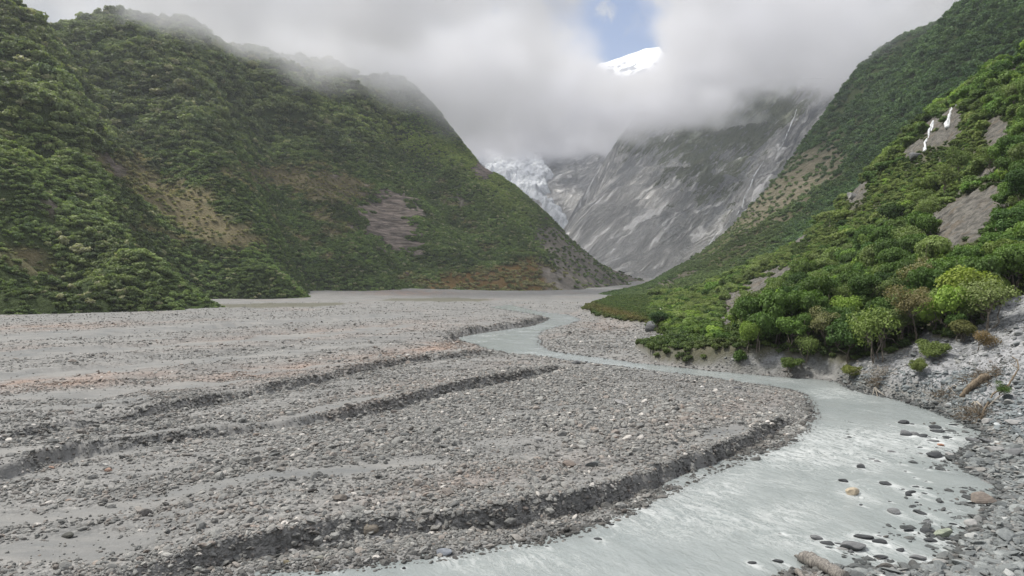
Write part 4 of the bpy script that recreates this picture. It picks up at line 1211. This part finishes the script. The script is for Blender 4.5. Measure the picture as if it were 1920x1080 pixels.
def near_slope():
    rng = np.random.default_rng(77)
    n = 90000
    x = rng.uniform(28, 245, n); y = rng.uniform(55, 400, n)
    k = (x > (y * .205)) & (x < y * .80)
    x, y = x[k], y[k]
    z, h, sd, out, ris, sand, veg, sl, rock = ground_z(x, y, True)
    px, py = proj(x, y, z)
    e = 2.0; face = -(-(ground_z(x + e, y) - z) / e * x - (ground_z(x, y + e) - z) / e * y) + (CAM_Z - z)
    slope_on = (SLOPE_S(x, y) > SLOPE * y + h - .5)
    topn = P1.fbm(x, y, 5, 4)
    rk_top = np.maximum(slope_rock(px, py - 2.2 * F / y, topn, topn * 0), slope_rock(px, py - 4.5 * F / y, topn, topn * 0))
    k = (veg > .5) & (sl < .2) & (rock < .15) & (rk_top < .5) & (sd > .8) & (px > 1225) & (px < 1990) & (py > -60)
    x, y, z, px, py = [a[k] for a in (x, y, z, px, py)]
    scrub = np.clip(.9 * blob(px, py, 1600, 400, 190, 60, -35) + .8 * blob(px, py, 1800, 300, 140, 70, -40) + .9 * blob(px, py, 1480, 480, 80, 30, -20) + .8 * blob(px, py, 1280, 570, 120, 45) + .5 * P1.fbm(x, y, 25, 3), 0, 1)
    big = smooth(430, 620, py) * (1 - smooth(1250, 1380, 1600 - px + 0 * py) * 0)
    r = np.where(rng.random(len(x)) < scrub, rng.uniform(.6, 1.15, len(x)), rng.uniform(1.5, 3.0, len(x)) * (.85 + .2 * smooth(60, 200, y)) * np.where((px < 1390) & (py > 560), .6, 1))
    order = rng.permutation(len(x)); cell = {}; keep = []
    for a, b, c in SPECIAL_XY: cell.setdefault((int(a // 3), int(b // 3)), []).append((a, b, c))
    for i in order:
        cx, cyy = int(x[i] // 3), int(y[i] // 3); ok = True
        for u in (-1, 0, 1):
            for v in (-1, 0, 1):
                for (a, b, c) in cell.get((cx + u, cyy + v), ()):
                    if (a - x[i]) ** 2 + (b - y[i]) ** 2 < (.36 * (c + r[i])) ** 2: ok = False; break
                if not ok: break
            if not ok: break
        if ok: cell.setdefault((cx, cyy), []).append((x[i], y[i], r[i])); keep.append(i)
    k = np.array(keep); x, y, z, px, py, r, scrub = [a[k] for a in (x, y, z, px, py, r, scrub)]
    n = len(k); t = rng.random(n)[:, None]; zone = P3.fbm(x, y, 14, 3)[:, None]
    c = rgb(.032, .058, .020) * (1 - t) + rgb(.082, .122, .036) * t
    c = c * (1 + .8 * zone)
    ol = (rng.random(n) < .20)[:, None]; c = np.where(ol, rgb(.10, .12, .055) * (.7 + .6 * t), c)
    br = (rng.random(n) < .14 + .05 * zone[:, 0])[:, None]; c = np.where(br, rgb(.145, .19, .05) * (.7 + .5 * t), c)
    b_ = (np.clip(scrub, 0, .75) * (rng.random(n) < .75))[:, None]; c = c * (1 - b_) + (rgb(.08, .095, .04) * (1 - t) + rgb(.15, .155, .075) * t) * b_
    dark = np.clip(blob(px, py, 1590, 640, 150, 60), 0, 1)[:, None]  # shade of the hollow, painted into the crown colours
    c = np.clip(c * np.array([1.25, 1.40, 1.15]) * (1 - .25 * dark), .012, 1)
    app = r / y * (px < 1960) * (py > 0); big_i = np.argsort(-app)[:283]
    inds = set(big_i.tolist())
    kinds = {0: ('bright', 'bright yellow-green', ), 1: ('dark', 'dark green'), 2: ('olive', 'olive grey-green')}
    for i in big_i:
        if br[i, 0]: hue = 'bright yellow-green'; form = random.choice(FORM_GROUPS['dome'] + [0, 2])
        elif ol[i, 0] or b_[i, 0] > .3: hue = 'dull olive'; form = random.choice(FORM_GROUPS['feathery'] + [3])
        else: hue = 'deep green'; form = random.choice(FORM_GROUPS['bushy'] + [0, 1, 2])
        shape = 'umbrella-crowned' if form in (5, 6) else ('feathery' if form in (7, 8) else ('upright' if form in (1, 3) else 'spreading'))
        zone_n = beside(px[i], py[i], SLOPE_MARKS)
        szn = 'large' if r[i] > 1.9 else ('small' if r[i] < 1.2 else 'middle-sized')
        plant_tree(form, (x[i], y[i], z[i]), r[i], c[i], '%s %s %s tree %s' % (szn, hue, shape, zone_n), group='%s %s %s trees %s' % (szn, hue, shape, zone_n), hgt=random.uniform(.95, 1.55), tilt=(random.gauss(0, .06), random.gauss(0, .06)))
    m_ = np.ones(n, bool); m_[big_i] = False
    gfn = lambda a, b: ground_z(a, b)
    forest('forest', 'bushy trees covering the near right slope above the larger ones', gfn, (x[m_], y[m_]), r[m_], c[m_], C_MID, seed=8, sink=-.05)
    print('near trees', n)
    # undergrowth between and below them, and the low scrub of the flat terrace
    n = 150000; x = rng.uniform(15, 245, n); y = rng.uniform(60, 460, n)
    kk = (x > y * .06) & (x < y * .79); x, y = x[kk], y[kk]
    z, h, sd, out, ris, sand, veg, sl, rock = ground_z(x, y, True); px, py = proj(x, y, z)
    open_ = smooth(.1, .5, P2.fbm(x, y, 9, 3)) * (px < 1230) * .5
    k = (rng.random(len(x)) < (veg > .45) * (sl < .4) * (rock < .5) * (1 - open_)) & (sd > 1.2)
    x, y, z, px, py = [a[k] for a in (x, y, z, px, py)]; n = len(x)
    low = (px < 1340)
    r = np.where(low, rng.uniform(.45, 1.15, n) * (.8 + .3 * smooth(200, 350, y)), rng.uniform(.4, .9, n)); t = rng.random(n)[:, None]
    c = rgb(.036, .062, .022) * (1 - t) + rgb(.085, .125, .04) * t
    rr = (.75 * blob(px, py, 1160, 590, 70, 7, 14) + .35 * P3.fbm(x, y, 8, 3))[:, None].clip(0, .7)
    c = c * (1 - rr) + rgb(.15, .11, .05) * rr
    forest('undergrowth', 'low green and rusty scrub on the flat terrace and between the trees', gfn, (x, y), r, c, C_FAR, seed=9, sink=.1)


near_slope()


# ------------------------------------------------------------------ boulders
DK, GR, LT, TN, PK, GN = (.05, .054, .058), (.15, .155, .16), (.31, .31, .305), (.42, .36, .27), (.34, .23, .18), (.25, .28, .22)
B_SPEC = [  # px, py (waterline or foot), width px, colour, flatness, label
    (1602, 930, 35, TN, 1.1, 'sandy-coloured angular boulder standing alone in the river'),
    (1584, 905, 18, DK, 1.2, 'dark rounded boulder upstream of the sandy-coloured one'),
    (1617, 880, 20, GR, 1.3, 'grey humped boulder alone in mid-river, highest of the three'),
    (1605, 1034, 52, GR, .8, 'long grey slab, largest in the cluster of river rocks'),
    (1535, 1014, 24, GR, 1.2, 'two-toned grey boulder at the left end of the river cluster'),
    (1555, 1024, 27, DK, .8, 'black wet boulder just right of the two-toned one'),
    (1622, 1013, 42, DK, .7, 'dark ridged slab behind the long grey slab'),
    (1658, 1022, 34, DK, .7, 'dark pointed slab trailing right of the river cluster'),
    (1582, 1034, 24, LT, .8, 'pale flat stone leaning under the long grey slab'),
    (1597, 1038, 12, GR, 1.3, 'small egg-shaped stone in front of the long grey slab'),
    (1655, 1050, 27, DK, .8, 'dark oval boulder alone in the riffle near the right bank'),
    (1727, 1052, 32, GR, .7, 'grey wedge-shaped boulder in shallow water by the right shore'),
    (1772, 1010, 44, GN, .9, 'pale greenish boulder on the stony right shore'),
    (1825, 987, 27, LT, .9, 'pale smooth boulder beside a backwater pool'),
    (1850, 946, 44, (.19, .165, .145), 1.2, 'large rounded brown boulder at the edge of the shallows'),
    (1766, 837, 13, (.40, .22, .15), 1.5, 'small round rust-red boulder among dark slabs'),
    (1783, 856, 16, LT, 1.4, 'round white-veined boulder behind the dark shore slabs'),
    (1874, 850, 34, LT, 1.2, 'big pale boulder on the right shore'),
    (1906, 856, 40, GR, 1.1, 'broad grey boulder beside the big pale one'),
    (1760, 860, 36, DK, .9, 'dark pointed slab at the shore in front of the white-veined boulder'),
    (1855, 794, 27, LT, 1.0, 'light grey block at the foot of the landslide'),
    (1906, 797, 32, LT, 1.0, 'long light grey slab on the landslide foot beside the frame edge'),
    (1698, 795, 20, DK, .9, 'dark flat boulder furthest upstream in the rapids'),
    (1756, 805, 25, DK, .9, 'dark block in the rapids nearest the driftwood tangle'),
    (1704, 818, 24, GR, .9, 'grey split boulder at the left end of the row in the rapids'),
    (1720, 818, 20, GR, .9, 'sloping grey boulder second in the row in the rapids'),
    (1780, 823, 25, DK, .7, 'low dark slab right of the row in the rapids'),
    (1461, 1056, 22, DK, .6, 'dark thin slab just awash near the broken log'),
    (813, 988, 33, LT, 1.35, 'pale striped block half buried in the cut bank'),
    (697, 998, 36, (.20, .18, .15), 1.2, 'brown and grey angular boulder sticking out of the cut bank'),
    (833, 1044, 33, (.20, .22, .25), 1.3, 'blue-grey slab standing at the left water edge'),
    (700, 1012, 22, LT, .9, 'light grey stone below the brown and grey boulder'),
    (730, 1020, 17, GR, .9, 'flat oval stone on the beach below the cut bank'),
    (548, 1040, 19, LT, 1.0, 'squarish light stone on the pebble beach at its left end'),
    (534, 1058, 17, (.17, .15, .10), 1.1, 'olive-brown stone on the pebble beach'),
    (594, 1052, 24, (.24, .24, .21), .9, 'angular greenish-grey stone on the pebble beach'),
    (685, 1056, 17, LT, 1.3, 'white-grey upright stone on the pebble beach'),
    (626, 1070, 15, GR, 1.2, 'round grey stone at the water edge of the pebble beach'),
    (635, 939, 30, (.16, .145, .13), 1.0, 'brownish boulder beside a striped one on the terrace'),
    (647, 936, 18, LT, 1.6, 'striped pale boulder upright on the terrace'),
    (932, 968, 25, (.17, .20, .205), .8, 'teal-grey slab jutting from the cut bank'),
    (121, 1010, 28, (.07, .072, .065), 1.1, 'dark pyramid-shaped boulder beside the silt channel'),
    (272, 1064, 40, (.13, .12, .115), .8, 'dark grey flat slab at the lower left corner of the stones'),
    (366, 1074, 23, (.32, .33, .31), 1.5, 'pale upright boulder in the pebbles at the picture bottom'),
    (347, 856, 25, (.2, .19, .18), .9, 'grey wedge boulder resting under the second terrace edge'),
    (191, 875, 18, (.48, .48, .46), .9, 'white oval stone beside a pinkish one'),
    (201, 884, 16, PK, 1.0, 'pinkish stone touching the white oval one'),
    (92, 880, 17, PK, 1.0, 'pinkish rounded stone at the head of a small stone pile'),
    (1067, 876, 27, (.19, .16, .14), 1.1, 'brown angular boulder on the middle gravel bar'),
    (1113, 876, 34, (.13, .14, .14), .9, 'dark grey boulder right of the brown one on the gravel bar'),
    (1146, 986, 13, DK, 1.2, 'small dark wet stone just off the left pebble beach'),
    (1122, 1014, 16, DK, 1.0, 'dark stone with a foam trail below the left beach'),
    (1026, 1027, 9, DK, 1.2, 'tiny black stone at the edge of the left pebble beach'),
    (757, 1068, 9, DK, 1.3, 'tiny dark stone in the water at the picture bottom'),
    (1410, 1060, 22, DK, .6, 'dark flat rock alone in mid-river near the picture bottom'),
    (1080, 683, 19, GR, 1.0, 'rounded grey boulder on the near side of the narrow stream'),
    (1167, 760, 27, LT, 1.0, 'light grey boulder cluster on the wide gravel bar'),
    (1317, 727, 11, (.6, .59, .57), 1.0, 'white stone left of centre on the upper gravel bar'),
    (1390, 751, 13, (.58, .57, .55), .8, 'white flat stone nearer the bend of the gravel bar'),
    (1385, 730, 17, (.12, .125, .13), 1.0, 'dark boulder near the bend of the gravel bar'),
    (1010, 829, 20, LT, 1.0, 'pale angular slab amid the blue-grey cobbles'),
    (1070, 783, 14, GR, 1.1, 'grey boulder with a dark shadow amid the cobbles'),
    (1225, 621, 26, GR, 1.6, 'big grey rounded boulder at the tip of the bushy terrace'),
    (1722, 296, 30, GR, .9, 'bare grey rock slab below the nearer waterfall'),
    (1604, 372, 26, LT, 1.6, 'bare upright grey rock among bushes on the slope'),
]
small = [(1635, 863, 16), (1647, 868, 14), (1674, 850, 17), (1702, 844, 10), (1730, 842, 16), (1666, 910, 28), (1695, 919, 9), (1721, 915, 17), (1712, 927, 26), (1735, 927, 14), (1706, 930, 15), (1670, 942, 8), (1616, 949, 10), (1680, 964, 26), (1729, 965, 24), (1720, 943, 8),
         (1647, 1008, 16), (1690, 1037, 22), (1708, 999, 26), (1467, 1005, 13), (1742, 1001, 26), (1735, 822, 24), (1751, 824, 13), (1752, 830, 24), (1763, 812, 26), (1830, 829, 28), (1860, 832, 30), (1573, 1023, 16), (1556, 1031, 20), (1668, 798, 9), (1712, 796, 8), (1655, 842, 9), (1790, 799, 17), (1780, 1014, 20), (1750, 1018, 28), (1790, 1034, 28), (1815, 1004, 22), (1740, 980, 14), (1790, 985, 16),
         (1700, 885, 9), (1716, 897, 8), (1738, 904, 9), (1760, 880, 14), (1690, 872, 9), (1738, 881, 8)]
for q in small:
    dk_ = q[0] % 3
    B_SPEC.append((*q, DK if dk_ else GR, .7, 'low %s %s stone awash %s' % ('black' if dk_ else 'grey', 'tiny' if q[2] < 12 else ('middling' if q[2] < 21 else 'broad'), beside(q[0], q[1], SHORE_MARKS))))


def add_boulders():
    rng = np.random.default_rng(9)
    loc = hit_ground([(a[0], a[1]) for a in B_SPEC])
    cnt = 0
    for i, (a, p) in enumerate(zip(B_SPEC, loc)):
        shared = ' stone awash ' in a[5]
        if p[2] < SLOPE * p[1] + .03:                    # stands in the river: the waterline is what the photo shows
            p = np.array(G(a[0], a[1], 0.0))
        w = a[2] / F * p[1]
        o = bpy.data.objects.new('boulder', STONE_O[rng.integers(len(STONE_O))]); COL.objects.link(o)
        o.location = (p[0], p[1] + w * .3, p[2] + w * .10 * a[4])
        o.scale = (w, w * rng.uniform(.8, 1.1), w * a[4] * 1.0); o.rotation_euler = (rng.normal(0, .12), rng.normal(0, .12), rng.choice([0, math.pi]) + rng.normal(0, .3))
        o.color = (*a[3], 1)
        tag(o, a[5], 'boulder', a[5].replace(' stone ', ' stones ') if shared else None); cnt += 1
    # further large cobbles on the bars and shores
    n = 9000; r = rng.uniform(22, 110, n); th = rng.uniform(R(-38), R(38), n); x, y = r * np.sin(th), r * np.cos(th)
    z, h, sd, out, ris, sand, veg, sl, rock = ground_z(x, y, True); px, py = proj(x, y, z)
    k = (px > 5) & (px < 1915) & (py < 1075) & (sd > .2) & (veg < .3) & (sand < .3) & (ris < .6)
    x, y, z, sd, px, py, sl = [q[k] for q in (x, y, z, sd, px, py, sl)]
    right = (px > 1560) & (sd < 12)
    pr = np.where(right, 1.0, .14) ; kk = np.where(rng.random(len(x)) < pr)[0]; rng.shuffle(kk); 
    red = red_field(px, py); cols = stone_colour(len(x), red, rng)
    sel = kk[:300 - cnt - 2]
    for i in sel:
        w = rng.uniform(.35, .75) * (1.5 if right[i] else 1.0)
        o = bpy.data.objects.new('boulder', STONE_O[rng.integers(len(STONE_O))]); COL.objects.link(o)
        o.location = (x[i], y[i], z[i] + w * .08); o.scale = (w, w * rng.uniform(.7, 1.1), w * rng.uniform(.6, 1.1)); o.rotation_euler = (rng.normal(0, .2), rng.normal(0, .2), rng.uniform(0, 6.28))
        c = cols[i] * (np.array([.84, .9, .94]) if right[i] else 1); o.color = (*c, 1); lum_ = float(c.mean()); hue = 'rusty brown' if c[0] > c[2] * 1.25 else ('pale' if lum_ > .27 else ('dark grey' if lum_ < .16 else 'mid-grey'))
        w_ = 'slab' if o.scale.z < o.scale.x * .8 else 'boulder'; zn = beside(px[i], py[i], SHORE_MARKS if right[i] else BAR_MARKS, 1, 1.8)
        tag(o, '%s schist %s lying %s' % (hue, w_, zn), 'boulder', '%s %ss %s' % (hue, w_, zn))


add_boulders()


# ------------------------------------------------------------------ driftwood
def driftwood(name, label, cat, polys, mat, seg=8):
    """polys: lists of (px, py, lift m) with start and end radius"""
    rng = np.random.default_rng(abs(hash(label)) % 1000 if False else len(label) * 7)
    flat = [(p[0], p[1]) for pl in polys for p in pl[0]]; H = hit_ground(flat); i = 0; V, Fc = [], []; base = H[0].copy()
    for pts, r0, r1 in polys:
        P = H[i:i + len(pts)] + np.array([[0, 0, p[2]] for p in pts]); i += len(pts)
        t = np.linspace(0, 1, len(P)); tt = np.linspace(0, 1, max(8, len(P) * 4)); Q = np.stack([np.interp(tt, t, P[:, k]) for k in range(3)], 1)
        Q[1:-1] += rng.normal(size=(len(Q) - 2, 3)) * r0 * .12
        tube(V, Fc, Q - base, np.interp(tt, [0, 1], [r0, r1]), seg, rng, .10)
    me = mesh_np(name, np.concatenate(V), np.concatenate(Fc)); o = link(name, me, mat); o.location = base
    return tag(o, label, cat)


driftwood('driftwood_log', 'thick broken weathered log lying at the lower edge of the river', 'log', [([(1508, 1062, .34), (1530, 1068, .32), (1585, 1095, .25)], .30, .26), ([(1514, 1066, .34), (1490, 1060, .42)], .14, .04), ([(1495, 1080, .2), (1512, 1100, .2)], .12, .08)], M_LOG, 10)
driftwood('driftwood_branch', 'pale forked branch standing at the water edge under the bank', 'branch', [([(1636, 742, 0), (1640, 738, .7), (1650, 742, .3)], .07, .04), ([(1646, 746, 0), (1641, 738, .6)], .06, .03), ([(1640, 738, .6), (1660, 744, .1)], .05, .03)], M_DRIFT)
driftwood('driftwood_branch', 'dark crooked dead branch rising over the landslide foot', 'branch', [([(1886, 732, .1), (1900, 720, .6), (1910, 713, 1.0), (1908, 700, 1.1), (1897, 690, 1.0)], .09, .03), ([(1908, 712, 1.0), (1896, 705, 1.1)], .04, .015), ([(1906, 700, 1.1), (1900, 706, .9)], .03, .01)], M_ROOT)
driftwood('driftwood_branch', 'pale thin pole lying across the driftwood tangle', 'branch', [([(1852, 768, .2), (1872, 756, .5), (1884, 750, .5)], .06, .03)], M_DRIFT)
driftwood('driftwood_branch', 'short bleached branch stub bent like a hook by the tangle', 'branch', [([(1822, 762, .2), (1828, 764, .5), (1830, 772, .1)], .07, .05)], M_DRIFT)
driftwood('driftwood_branch', 'white peeled branch end beside the hooked stub', 'branch', [([(1832, 762, .4), (1840, 768, .3)], .09, .06)], M_DRIFT)
driftwood('driftwood_log', 'brown uprooted trunk lying down the slope in the tangle', 'log', [([(1802, 750, .2), (1818, 738, .5), (1838, 724, .6), (1850, 716, .5)], .22, .34)], M_ROOT)
driftwood('driftwood_branch', 'long grey root trailing from the uprooted trunk to the water', 'branch', [([(1838, 790, .1), (1846, 774, .3), (1862, 750, .5), (1890, 728, .3)], .10, .05)], M_ROOT)
driftwood('driftwood_branch', 'two dead sticks crossing near the upper driftwood', 'branch', [([(1773, 738, .1), (1790, 732, .5), (1802, 736, .2)], .05, .03), ([(1778, 732, .4), (1792, 741, .1)], .04, .02)], M_DRIFT)
driftwood('root_stump', 'pale bleached root stump among scrub at the flat terrace', 'stump', [([(1241, 600, 0), (1240, 597, 1.2), (1238, 594, 2.0)], .45, .12), ([(1241, 600, .2), (1252, 600, .6), (1262, 600, .2)], .3, .12), ([(1240, 600, .5), (1233, 600, 1.2)], .25, .1)], M_DRIFT)


def tangle(label, spots, nt_, r_, mat, seed, name='driftwood_tangle'):
    rng = np.random.default_rng(seed); H = hit_ground(spots); base = H.mean(0); V, Fc = [], []
    for _ in range(nt_):
        c = H[rng.integers(len(H))] + rng.normal(size=3) * np.array([.7, .5, .15]) * r_
        c[2] = max(c[2], 0) ; a = rng.normal(size=3) * np.array([1, .6, .55]); a[2] = abs(a[2]); a /= np.linalg.norm(a); ln = rng.uniform(.3, 1.1) * r_
        tube(V, Fc, bent(c, c + a * ln, 6, rng, .25) - base, np.linspace(rng.uniform(.012, .04), .006, 6), 4)
    o = link(name, mesh_np(name, np.concatenate(V), np.concatenate(Fc)), mat); o.location = base
    return tag(o, label, 'driftwood')


tangle('matted brown roots and twigs heaped over the uprooted trunk', [(1830, 712), (1845, 708), (1860, 706), (1872, 702), (1850, 720)], 260, 1.2, M_ROOT, 1)
tangle('brush heap of grey-brown sticks low by the water edge', [(1822, 782), (1836, 784), (1848, 778), (1840, 770)], 240, 1.1, M_ROOT, 2)
tangle('rust-brown twig mat on the bank under the silt face', [(1640, 716), (1655, 712), (1648, 722)], 150, 1.1, M_ROOT, 3)
tangle('dry yellowish twig heap on the upper bank boulders', [(1648, 700), (1660, 698), (1672, 703)], 150, 1.0, M_DRIFT, 4)
tangle('thin brown debris strewn between trunk and water', [(1772, 742), (1790, 744), (1778, 735)], 140, 1.0, M_ROOT, 5)


# ------------------------------------------------------------------ falling water
def falls_material():
    m, n, b, o = mat_new('white_water')
    g = n.nodes.new('ShaderNodeNewGeometry').outputs['Position']
    a = noise_fac(n, mapping(n, g, (1.5, 1.5, .25)), 1.0, 5, .7)
    n.links.new(mixc(n, a.ss(.3, .65), (0.38, 0.40, 0.42), (0.78, 0.80, 0.82)), b.inputs['Base Color']); b.inputs['Roughness'].default_value = .5
    return m
M_FALL = falls_material()


def waterfall(label, fn, pts, d0, d1, off=1.0, strands=2):
    """pts: (px, py, width px); strands of water lying on the rock"""
    rng = np.random.default_rng(len(label)); V, Fc = [], []
    P = []
    for a, b in zip(pts[:-1], pts[1:]):
        for t in np.linspace(0, 1, 6)[:-1]: P.append([a[k] + (b[k] - a[k]) * t for k in range(3)])
    P.append(list(pts[-1])); rows = [hit_fn(fn, q[0], q[1], d0, d1) for q in P]
    dd = np.convolve(np.pad([r_.y for r_ in rows], 2, 'edge'), np.ones(5) / 5, 'valid') - off
    base = np.array(rows[-1])
    for s_ in range(strands):
        side = rng.normal() * .35; Q, rad = [], []
        for q, d in zip(P, dd):
            w = q[2] / F * d; side += rng.normal() * .16; side *= .9
            Q.append(((q[0] - 960) / F * d + side * w, d, CAM_Z + (540 - q[1]) / F * d)); rad.append(w * rng.uniform(.14, .46) / (1 + .25 * s_))
        tube(V, Fc, np.array(Q) - base, rad, 6, rng, .12)
    o_ = link('waterfall', mesh_np('waterfall', np.concatenate(V), np.concatenate(Fc)), M_FALL); o_.location = base
    return tag(o_, label, 'waterfall')


gfn_ = lambda a, b: ground_z(a, b)
waterfall('long thin white waterfall highest on the dark rock wall', F_FAR, [(1498, 194, 1.6), (1489, 218, 2.6), (1480, 240, 3.2), (1469, 268, 2.2), (1458, 284, 1)], 1000, 2400, 6, 1)
waterfall('crooked white cascade in the middle of the rock wall', F_FAR, [(1432, 302, 1), (1424, 314, 1.8), (1414, 330, 2.6), (1408, 350, 2.2), (1397, 368, 1.6), (1391, 388, 2.2), (1380, 404, 1.2)], 900, 2400, 6, 1)
waterfall('thin lower cascade slanting to the foot of the rock wall', F_FAR, [(1368, 414, 1), (1354, 430, 1.2), (1340, 444, 2), (1328, 460, 3), (1314, 482, 2.6)], 900, 2400, 6, 1)
waterfall('faint upper waterfall streak beneath the cloud', F_FAR, [(1584, 170, 1), (1572, 190, 3), (1561, 206, 1.4)], 900, 2400, 6, 1)
waterfall('right-hand white fall pouring over the dark rock step', gfn_, [(1798, 196, 4), (1787, 200, 6), (1782, 212, 7), (1778, 226, 9), (1777, 240, 12)], 90, 330, 2.6, 4)
waterfall('left-hand twisting fall beside the broader one', gfn_, [(1768, 206, 3), (1753, 216, 5), (1747, 234, 6), (1741, 256, 6), (1733, 268, 5), (1737, 284, 9)], 90, 330, 2.6, 3)
waterfall('small white trickle between bushes above the brown rock spur', gfn_, [(1547, 404, 2), (1543, 412, 3), (1540, 418, 2)], 90, 420, 1.5, 1)


# foam where the current meets the boulders
def wakes():
    me = bpy.data.objects['river'].data; n = len(me.vertices); co = np.empty(n * 3, np.float32); me.vertices.foreach_get('co', co); co = co.reshape(-1, 3)
    w = np.zeros(n); rng = np.random.default_rng(3)
    for o in list(COL.objects):
        if o.name.startswith('boulder') and o.location.z < SLOPE * o.location.y + .22:
            r_ = o.scale.x * .5; dx_ = co[:, 0] - o.location.x; dy_ = co[:, 1] - (o.location.y)
            a_ = dx_ * .35 + dy_ * -.94; b_ = dx_ * .94 + dy_ * .35          # the current runs towards the camera
            w = np.maximum(w, np.exp(-((b_ / (r_ * 1.15)) ** 2 + (np.where(a_ > 0, a_ / (r_ * 3.0), a_ / (r_ * 1.1))) ** 2)) * .8)
    me.attributes['wake'].data.foreach_set('value', w.astype(np.float32))


wakes()


# ------------------------------------------------------------------ cloud clinging to the walls, and the haze of the valley
def build_mist():
    x0, x1, y0, y1, z0, z1 = -620, 1500, 420, 3300, 210, 1000
    vx = 13.0
    ng = bpy.data.node_groups.new('mist', 'GeometryNodeTree')
    ng.interface.new_socket('Geometry', in_out='INPUT', socket_type='NodeSocketGeometry')
    ng.interface.new_socket('Geometry', in_out='OUTPUT', socket_type='NodeSocketGeometry')
    N, L = ng.nodes, ng.links
    ou = N.new('NodeGroupOutput'); vc = N.new('GeometryNodeVolumeCube'); pos = N.new('GeometryNodeInputPosition').outputs[0]
    vc.inputs['Min'].default_value = (x0, y0, z0); vc.inputs['Max'].default_value = (x1, y1, z1)
    for k, a, b in (('X', x0, x1), ('Y', y0, y1), ('Z', z0, z1)): vc.inputs['Resolution ' + k].default_value = int((b - a) / vx)
    x, y, z = sep(ng, pos)
    def nz_(sc, det, seed, zs=1.6):
        m = N.new('ShaderNodeVectorMath'); m.operation = 'MULTIPLY'; L.new(pos, m.inputs[0]); m.inputs[1].default_value = (1, 1, zs)
        a = N.new('ShaderNodeVectorMath'); a.operation = 'ADD'; L.new(m.outputs[0], a.inputs[0]); a.inputs[1].default_value = (seed, seed, seed)
        return noise_fac(ng, a.outputs[0], sc, det, 0.6, 0.3)
    n1 = nz_(1 / 330.0, 5, 100) - 0.5; n2 = nz_(1 / 95.0, 5, 900) - 0.5
    far = ((y - 950.0) / 1900.0).clamp()
    u = x / y; v = (z - CAM_Z) / y                      # bearings from the valley mouth
    base = 276.0 + far * 285.0 + u.ss(0.12, 0.32) * 60.0 + (1.0 - u.ss(-0.5, -0.15)) * 0.0
    dens = ((z - base + n1 * 420.0 + n2 * 260.0) / 60.0).clamp() * (0.30 + n1 * 11.0 + n2 * 8.0).clamp() * (1.0 - ((z - base - 60.0 - far * 150.0 + n1 * 300.0) / 120.0).clamp())
    # the gap through which the far summit and blue sky show: a shaft of clear air
    gu, gv = (u - 0.150) / 0.105, (v - 0.425) / 0.215
    gap = 1.0 - ((gu * gu + gv * gv) ** 0.5 + n1 * 2.6 + n2 * 2.6).ss(0.5, 1.0)
    gu2, gv2 = (u - 0.172) / 0.052, (v - 0.345) / 0.042
    gap2 = 1.0 - ((gu2 * gu2 + gv2 * gv2) ** 0.5 + n2 * 1.6).ss(0.75, 1.35)
    dens = dens * (1.0 - gap.max(gap2))
    dens = dens * ((dens - 0.04).clamp() * 8.0).clamp()
    edge = ((x - x0) / 60.0).clamp() * ((x1 - x) / 60.0).clamp() * ((y - y0) / 60.0).clamp() * ((y1 - y) / 60.0).clamp() * ((z1 - z) / 40.0).clamp()
    L.new((dens * edge).s, vc.inputs['Density'])
    m = bpy.data.materials.new('cloud_vapour'); m.use_nodes = True; n = m.node_tree; n.nodes.clear()
    o = n.nodes.new('ShaderNodeOutputMaterial'); pv = n.nodes.new('ShaderNodeVolumePrincipled')
    pv.inputs['Color'].default_value = (.83, .835, .865, 1); pv.inputs['Density'].default_value = 0.013; pv.inputs['Anisotropy'].default_value = 0.2
    n.links.new(pv.outputs[0], o.inputs['Volume'])
    sm_ = N.new('GeometryNodeSetMaterial'); sm_.inputs['Material'].default_value = m
    L.new(vc.outputs[0], sm_.inputs[0]); L.new(sm_.outputs[0], ou.inputs[0])
    me = bpy.data.meshes.new('mist'); me.materials.append(m)
    ob = link('mist', me); tag(ob, 'low grey cloud clinging to the valley walls', kind='stuff')
    md = ob.modifiers.new('mist', 'NODES'); md.node_group = ng


build_mist()


def build_haze():
    bm = bmesh.new(); bmesh.ops.create_cube(bm, size=1)
    me = bpy.data.meshes.new('haze'); bm.to_mesh(me); bm.free()
    m = bpy.data.materials.new('valley_air'); m.use_nodes = True; n = m.node_tree; n.nodes.clear()
    o = n.nodes.new('ShaderNodeOutputMaterial'); pv = n.nodes.new('ShaderNodeVolumePrincipled')
    pv.inputs['Color'].default_value = (.86, .92, 1.0, 1); pv.inputs['Density'].default_value = 0.000095; pv.inputs['Anisotropy'].default_value = 0.1
    n.links.new(pv.outputs[0], o.inputs['Volume'])
    ob = link('haze', me, m); ob.scale = (15000, 9000, 2300); ob.location = (0, 3500, 2300 / 2 - 12)
    tag(ob, 'thin blue-grey air that fades the far valley', kind='stuff')


build_haze()
